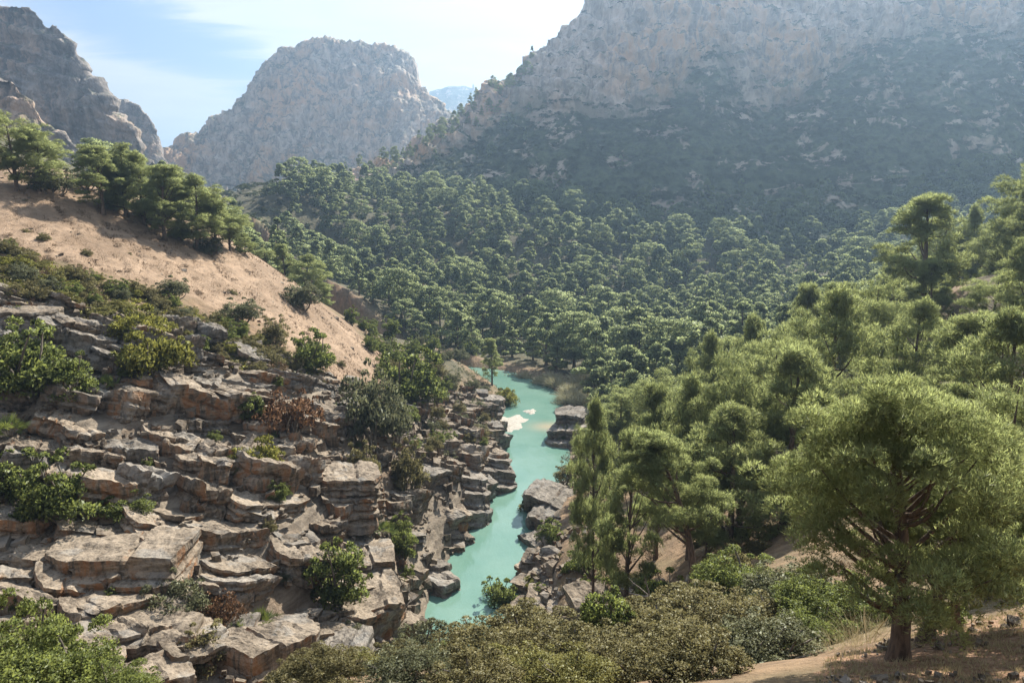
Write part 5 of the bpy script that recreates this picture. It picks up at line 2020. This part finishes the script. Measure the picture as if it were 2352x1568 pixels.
# dry grass on the sandy slope and litter grass near the viewer: beyond counting
def grass_mass(name, poly, n, h, label, mat, y0, y1):
    poly = np.array(poly, float)
    rg = np.random.default_rng(len(label))
    lo, hi = poly[:, :2].min(0), poly[:, :2].max(0)
    x, y = rg.uniform(lo[0], hi[0], n * 4), rg.uniform(lo[1], hi[1], n * 4)
    ok = inpoly(x, y, poly) & (np.abs(x / np.maximum(y, 1)) < 0.8) & (y > y0) & (y < y1)
    ok &= perlin(np.stack([x / 4, y / 4, 0 * x], -1)) > -0.12
    x, y = x[ok][:n], y[ok][:n]
    z = H(x, y)
    kb = 7
    m_ = len(x)
    hh = h * rg.uniform(.5, 1.3, (m_, kb))
    th = rg.uniform(0, 6.283, (m_, kb))
    c = np.stack([x, y, z], -1)[:, None, :] + np.stack([np.cos(th), np.sin(th), 0 * th], -1) * h * 0.16
    d = np.stack([np.cos(th) * .55, np.sin(th) * .55, np.ones_like(th)], -1) + rg.normal(size=(m_, kb, 3)) * .15
    wv = np.stack([-np.sin(th), np.cos(th), 0 * th], -1) * h * 0.07
    tip = c + d * hh[..., None]
    V = np.stack([c - wv, c + wv, tip], 2).reshape(-1, 3)
    T = np.repeat(rg.random(m_ * kb), 3)
    me = mesh_np(name, V, np.arange(len(V)).reshape(-1, 3), mat, False, dict(tone=T))
    return tag(ob(name, me), label, None, None, 'stuff')


grass_mass("dry_grass", SAND, 9000, 0.42, "dry grass and low brown scrub dotting the sandy slope", M_DRY, 60, 170)
grass_mass("litter_grass", PATHZ, 2600, 0.10, "dry grass stems and litter on the bare earth near the viewer", M_STRAW, 5, 30)


# low ground cover under the shrubs: heath and cushion plants that run together
def cover_mass(name, spots, label, mat, seed):
    rg = np.random.default_rng(seed)
    C = np.array([s_[:3] for s_ in spots])
    Rd = np.array([s_[3] for s_ in spots])
    V, F, N, T = leaf_cloud(rg, C, Rd, 34, 0.24, 0.55, shell=(0.3, 1.0), aspect=0.6, nmix=0.6)
    me = mesh_np(name, V, F, mat, True, dict(tone=T), N)
    return tag(ob(name, me), label, None, None, 'stuff')


def cover_spots(poly, n, wr, seed, y0=30.0):
    rg = np.random.default_rng(seed)
    pw = np.array([tuple(q) for q in hits([p[0] for p in poly], [p[1] for p in poly], y0) if q is not None])
    lo, hi = pw[:, :2].min(0), pw[:, :2].max(0)
    x, y = rg.uniform(lo[0], hi[0], n * 5), rg.uniform(lo[1], hi[1], n * 5)
    ok = inpoly(x, y, pw) & (perlin(np.stack([x / 5, y / 5, 0 * x + seed], -1)) > -0.15)
    x, y = x[ok][:n], y[ok][:n]
    z = H(x, y)
    return [(a, b, c + 0.12, d_) for a, b, c, d_ in zip(x, y, z, rg.uniform(*wr, len(x)))]


SB = [(-60, 545), (150, 620), (330, 680), (480, 735), (620, 800), (750, 885), (600, 870), (440, 815), (250, 755), (100, 705), (-60, 700)]
cover_mass("low_scrub", cover_spots(SB, 560, (0.35, 0.9), 5), "olive-brown heath running between the shrubs above the ledges", M_OLIVE, 5)
cover_mass("low_scrub", cover_spots(SB, 380, (0.35, 0.85), 6), "yellow-green cushion plants spread through the heath above the ledges", M_YELLOW, 6)
RBK = [(880, 870), (1000, 840), (1140, 870), (1160, 930), (1130, 1000), (1050, 1060), (950, 1040)]
cover_mass("low_scrub", cover_spots(RBK, 320, (0.5, 1.2), 7, 60), "grey-green undergrowth on the left river bank", M_GREYL, 7)
KN = [(520, 492), (600, 478), (700, 492), (720, 560), (560, 560)]
cover_mass("low_scrub", cover_spots(KN, 160, (0.9, 2.2), 8, 200), "scattered scrub over the bare brown knoll in the far valley", M_PINEFAR, 8)


# ------------------------------------------------------------------ hikers on the footpath
def flat_mat(name, c, rough=0.85):
    m, k, bs, out = new_mat(name)
    geo = k.n('ShaderNodeNewGeometry')
    n1 = k.noise(geo.outputs['Position'], 14.0, 3, 0.6)
    k.l(k.mix(n1, tuple(x * 0.8 for x in c), tuple(min(1, x * 1.2) for x in c)), bs.inputs['Base Color'])
    bs.inputs['Roughness'].default_value = rough
    return m


def skinned(name, joints, edges, radii, mat, parent=None, sub=1):
    me = bpy.data.meshes.new(name)
    me.from_pydata(joints, edges, [])
    me.materials.append(mat)
    o = ob(name, me, parent)
    bm = bmesh.new()
    bm.from_mesh(me)
    lay = bm.verts.layers.skin.verify()
    bm.verts.ensure_lookup_table()
    for i, v in enumerate(bm.verts):
        rr_ = radii[i]
        v[lay].radius = rr_ if isinstance(rr_, tuple) else (rr_, rr_)
        v[lay].use_root = (i == 0)
    bm.to_mesh(me)
    bm.free()
    o.modifiers.new("skin", 'SKIN').use_smooth_shade = True
    md = o.modifiers.new("sub", 'SUBSURF')
    md.levels = md.render_levels = sub
    return o


def person(u, v, Y, rz, shirt, trousers, label, pack):
    p = P(u, v, Y)
    z = gz(p.x, p.y)
    e = ob("person", None, loc=(p.x, p.y, z), rot=(0, 0, rz))
    tag(e, label, "person", "hikers on the footpath")
    J = [(0, 0, .95), (0, 0, 1.12), (0, .02, 1.38), (0, .03, 1.50), (0, .05, 1.60), (0, .06, 1.72),
         (-.10, 0, .92), (-.11, .10, .50), (-.11, .04, .08), (-.11, .18, .04),
         (.10, 0, .92), (.11, -.06, .50), (.11, -.22, .10), (.11, -.10, .04),
         (-.19, .02, 1.40), (-.26, -.05, 1.14), (-.24, .10, .92), (.19, .02, 1.40), (.26, .08, 1.14), (.24, .28, 1.02)]
    E = [(0, 1), (1, 2), (2, 3), (3, 4), (4, 5), (0, 6), (6, 7), (7, 8), (8, 9), (0, 10), (10, 11), (11, 12), (12, 13),
         (2, 14), (14, 15), (15, 16), (2, 17), (17, 18), (18, 19)]
    rad = [(.15, .11), (.14, .10), (.17, .11), .055, .085, .075, .085, .06, .042, .04, .085, .06, .042, .04, .06, .042, .03, .06, .042, .03]
    b = skinned("body", J, E, rad, trousers, e)
    s = skinned("shirt", [(0, 0, 1.02), (0, .01, 1.2), (0, .02, 1.38), (-.19, .02, 1.40), (-.25, -.03, 1.2), (.19, .02, 1.40), (.25, .06, 1.2)],
                [(0, 1), (1, 2), (2, 3), (3, 4), (2, 5), (5, 6)], [(.165, .125), (.165, .12), (.185, .125), .075, .06, .075, .06], shirt, e)
    hd_ = skinned("head", [(0, .05, 1.60), (0, .06, 1.66), (0, .055, 1.73)], [(0, 1), (1, 2)], [.075, .09, .07], flat_mat("skin", (.45, .30, .22)), e)
    hr = skinned("hair", [(0, .03, 1.66), (0, .045, 1.74)], [(0, 1)], [.092, .085], flat_mat("hair", (.03, .022, .018)), e)
    if pack:
        skinned("backpack", [(0, -.18, 1.08), (0, -.19, 1.25), (0, -.17, 1.42)], [(0, 1), (1, 2)], [(.14, .09), (.15, .10), (.12, .08)], pack, e)


person(2203, 640, 92.5, R(20), flat_mat("dark_jacket", (.03, .03, .04)), flat_mat("black_trousers", (.02, .02, .025)),
       "hiker in dark clothes with a grey backpack on the pale footpath", flat_mat("grey_backpack", (.35, .36, .38)))
person(2212, 632, 94.0, R(-30), flat_mat("navy_shirt", (.03, .04, .08)), flat_mat("grey_trousers", (.10, .10, .11)),
       "second hiker in a navy top just behind the first on the footpath", None)


# ------------------------------------------------------------------ railway ledge below the dome and the tower on the far hill
def bx(bm, c, s, rz=0.0):
    m_ = Matrix.Translation(c) @ Matrix.Rotation(rz, 4, 'Z') @ Matrix.Diagonal((*s, 1.0))
    bmesh.ops.create_cube(bm, size=1.0, matrix=m_)


def mesh_bm(name, bm, mat, parent=None, bevel=0.0):
    if bevel:
        bmesh.ops.bevel(bm, geom=bm.edges[:], offset=bevel, segments=1, affect='EDGES')
    me = bpy.data.meshes.new(name)
    bm.to_mesh(me)
    bm.free()
    me.materials.append(mat)
    return ob(name, me, parent)


A, B = P(505, 424, 800), P(694, 437, 806)
brg = ob("railway_bridge", None, loc=(A + B) / 2)
tag(brg, "thin dark railway bridge running along the foot of the dome mountain", "bridge")
m_steel, m_pier = flat_mat("dark_steel", (.06, .055, .05)), flat_mat("pale_masonry", (.34, .30, .26))
d = B - A
ln, rz = d.length, math.atan2(d.y, d.x)
tilt = math.asin((B.z - A.z) / ln)
bm = bmesh.new()
bx(bm, (0, 0, 0), (ln, 3.2, 1.3))
o = mesh_bm("deck", bm, m_steel, brg, 0.1)
o.rotation_euler = (0, -tilt, rz)
bm = bmesh.new()
for s in (-1, 1):
    bx(bm, (0, 1.5 * s, 1.9), (ln, 0.12, 0.12))
    bx(bm, (0, 1.5 * s, 1.3), (ln, 0.08, 0.08))
    for i in range(34):
        bx(bm, (-ln / 2 + ln * (i + .5) / 34, 1.5 * s, 1.3), (0.12, 0.12, 1.2))
o = mesh_bm("railing", bm, m_steel, brg)
o.rotation_euler = (0, -tilt, rz)
for i in range(7):
    f = -0.5 + (i + 0.5) / 7
    bm = bmesh.new()
    bx(bm, (0, 0, -8.6), (2.0, 3.0, 16.0))
    bx(bm, (0, 0, -0.95), (2.8, 3.6, 0.6))
    o = mesh_bm("pier", bm, m_pier, brg)
    o.location = (d.x * f, d.y * f, d.z * f)
    o.rotation_euler = (0, 0, rz)

tp = P(1087, 205, 2490)
tw = ob("stone_tower", None, loc=(tp.x, tp.y, tp.z - 6))
tag(tw, "tiny tower on top of the far blue hill in the gap", "tower")
V, F = tube([(0, 0, -4), (0, 0, 4), (0, 0, 16), (0, 0, 17)], [3.6, 3.2, 2.6, 2.6], 14)
ob("shaft", mesh_np("shaft", V, F, m_pier, True), tw)
bm = bmesh.new()
bmesh.ops.create_cone(bm, cap_ends=True, segments=14, radius1=3.6, radius2=3.6, depth=1.2, matrix=Matrix.Translation((0, 0, 17.4)))
bmesh.ops.create_cone(bm, cap_ends=True, segments=14, radius1=1.6, radius2=1.2, depth=3.0, matrix=Matrix.Translation((0, 0, 19.4)))
mesh_bm("lantern", bm, m_pier, tw)

# ------------------------------------------------------------------ dead wood
def dead_wood(name, label, cat, base, axis, length, r0, twigs, seed, mat):
    r = np.random.default_rng(seed)
    base, axis = np.array(base, float), np.array(axis, float)
    axis /= np.linalg.norm(axis)
    t = np.linspace(0, 1, 9)[:, None]
    main = base + axis * t * length + np.cumsum(r.normal(size=(9, 3)) * 0.018 * length, 0) * np.array([1, 1, .5])
    o = ob(name, None, loc=tuple(base))
    tag(o, label, cat)
    V, F = tube(main - base, np.linspace(r0, r0 * .35, 9), 8)
    ob("stem", mesh_np("stem", V, F, M_BARKG, True), o)
    parts = []
    for i in range(twigs):
        k_ = r.integers(2, 8)
        s_ = main[k_] - base
        d_ = axis * .6 + r.normal(size=3) * .6 + np.array([0, 0, .35])
        d_ /= np.linalg.norm(d_)
        L = length * r.uniform(.2, .45)
        q = np.linspace(0, 1, 5)[:, None]
        pts = s_ + d_ * q * L + np.cumsum(r.normal(size=(5, 3)) * .02 * L, 0)
        parts.append(tube(pts, np.linspace(r0 * .4, r0 * .12, 5), 5))
    V, F = join(parts)
    ob("twigs", mesh_np("twigs", V, F, M_BARKG, True), o)


p = hits([1640], [1378], 30, 80)[0]
dead_wood("fallen_log", "fallen grey log lying at the foot of the leaning pine", "log", (p.x, p.y, p.z + .15), (-1, .12, .02), 5.0, .13, 5, 3, M_BARKG)
for i, (u, v, Y, L, lab) in enumerate([(215, 1560, 24, 1.9, "bare twigs rising from the leafy bush at the bottom left"),
                                       (150, 1540, 24, 1.5, "thin bare shoot left of the bare twigs at the bottom left")]):
    p = P(u, v, Y)
    dead_wood("bare_branch", lab, "branch", (p.x, p.y, p.z - .3), (.12 - .3 * i, .1, 1), L, .016, 7, 20 + i, M_BARKG)

# ------------------------------------------------------------------ air
ext = 4400.0
bpy.context.view_layer.update()
zz_all = [(o.matrix_world @ Vector(c)).z for o in COL.objects if o.type == 'MESH' for c in o.bound_box]
low, top = min(zz_all) - 1.0, max(max(zz_all), EYE.z) + 3.0
bm = bmesh.new()
bmesh.ops.create_cube(bm, size=1.0, matrix=Matrix.Translation((0, 0, (top + low) / 2)) @ Matrix.Diagonal((2 * ext, 2 * ext, top - low, 1)))
me = bpy.data.meshes.new("haze")
bm.to_mesh(me)
bm.free()
m = bpy.data.materials.new("pale_air")
m.use_nodes = True
m.node_tree.nodes.clear()
k = NT(m.node_tree)
out = k.n('ShaderNodeOutputMaterial')
pv = k.n('ShaderNodeVolumePrincipled')
pv.inputs['Color'].default_value = (0.46, 0.69, 1.0, 1)
pv.inputs['Density'].default_value = 0.00030
pv.inputs['Anisotropy'].default_value = 0.62
k.l(pv.outputs[0], out.inputs['Volume'])
me.materials.append(m)
hz_ = ob("haze", me)
tag(hz_, "pale blue haze hanging in the valley air", None, None, 'stuff')
print("haze from", low, "to", top)
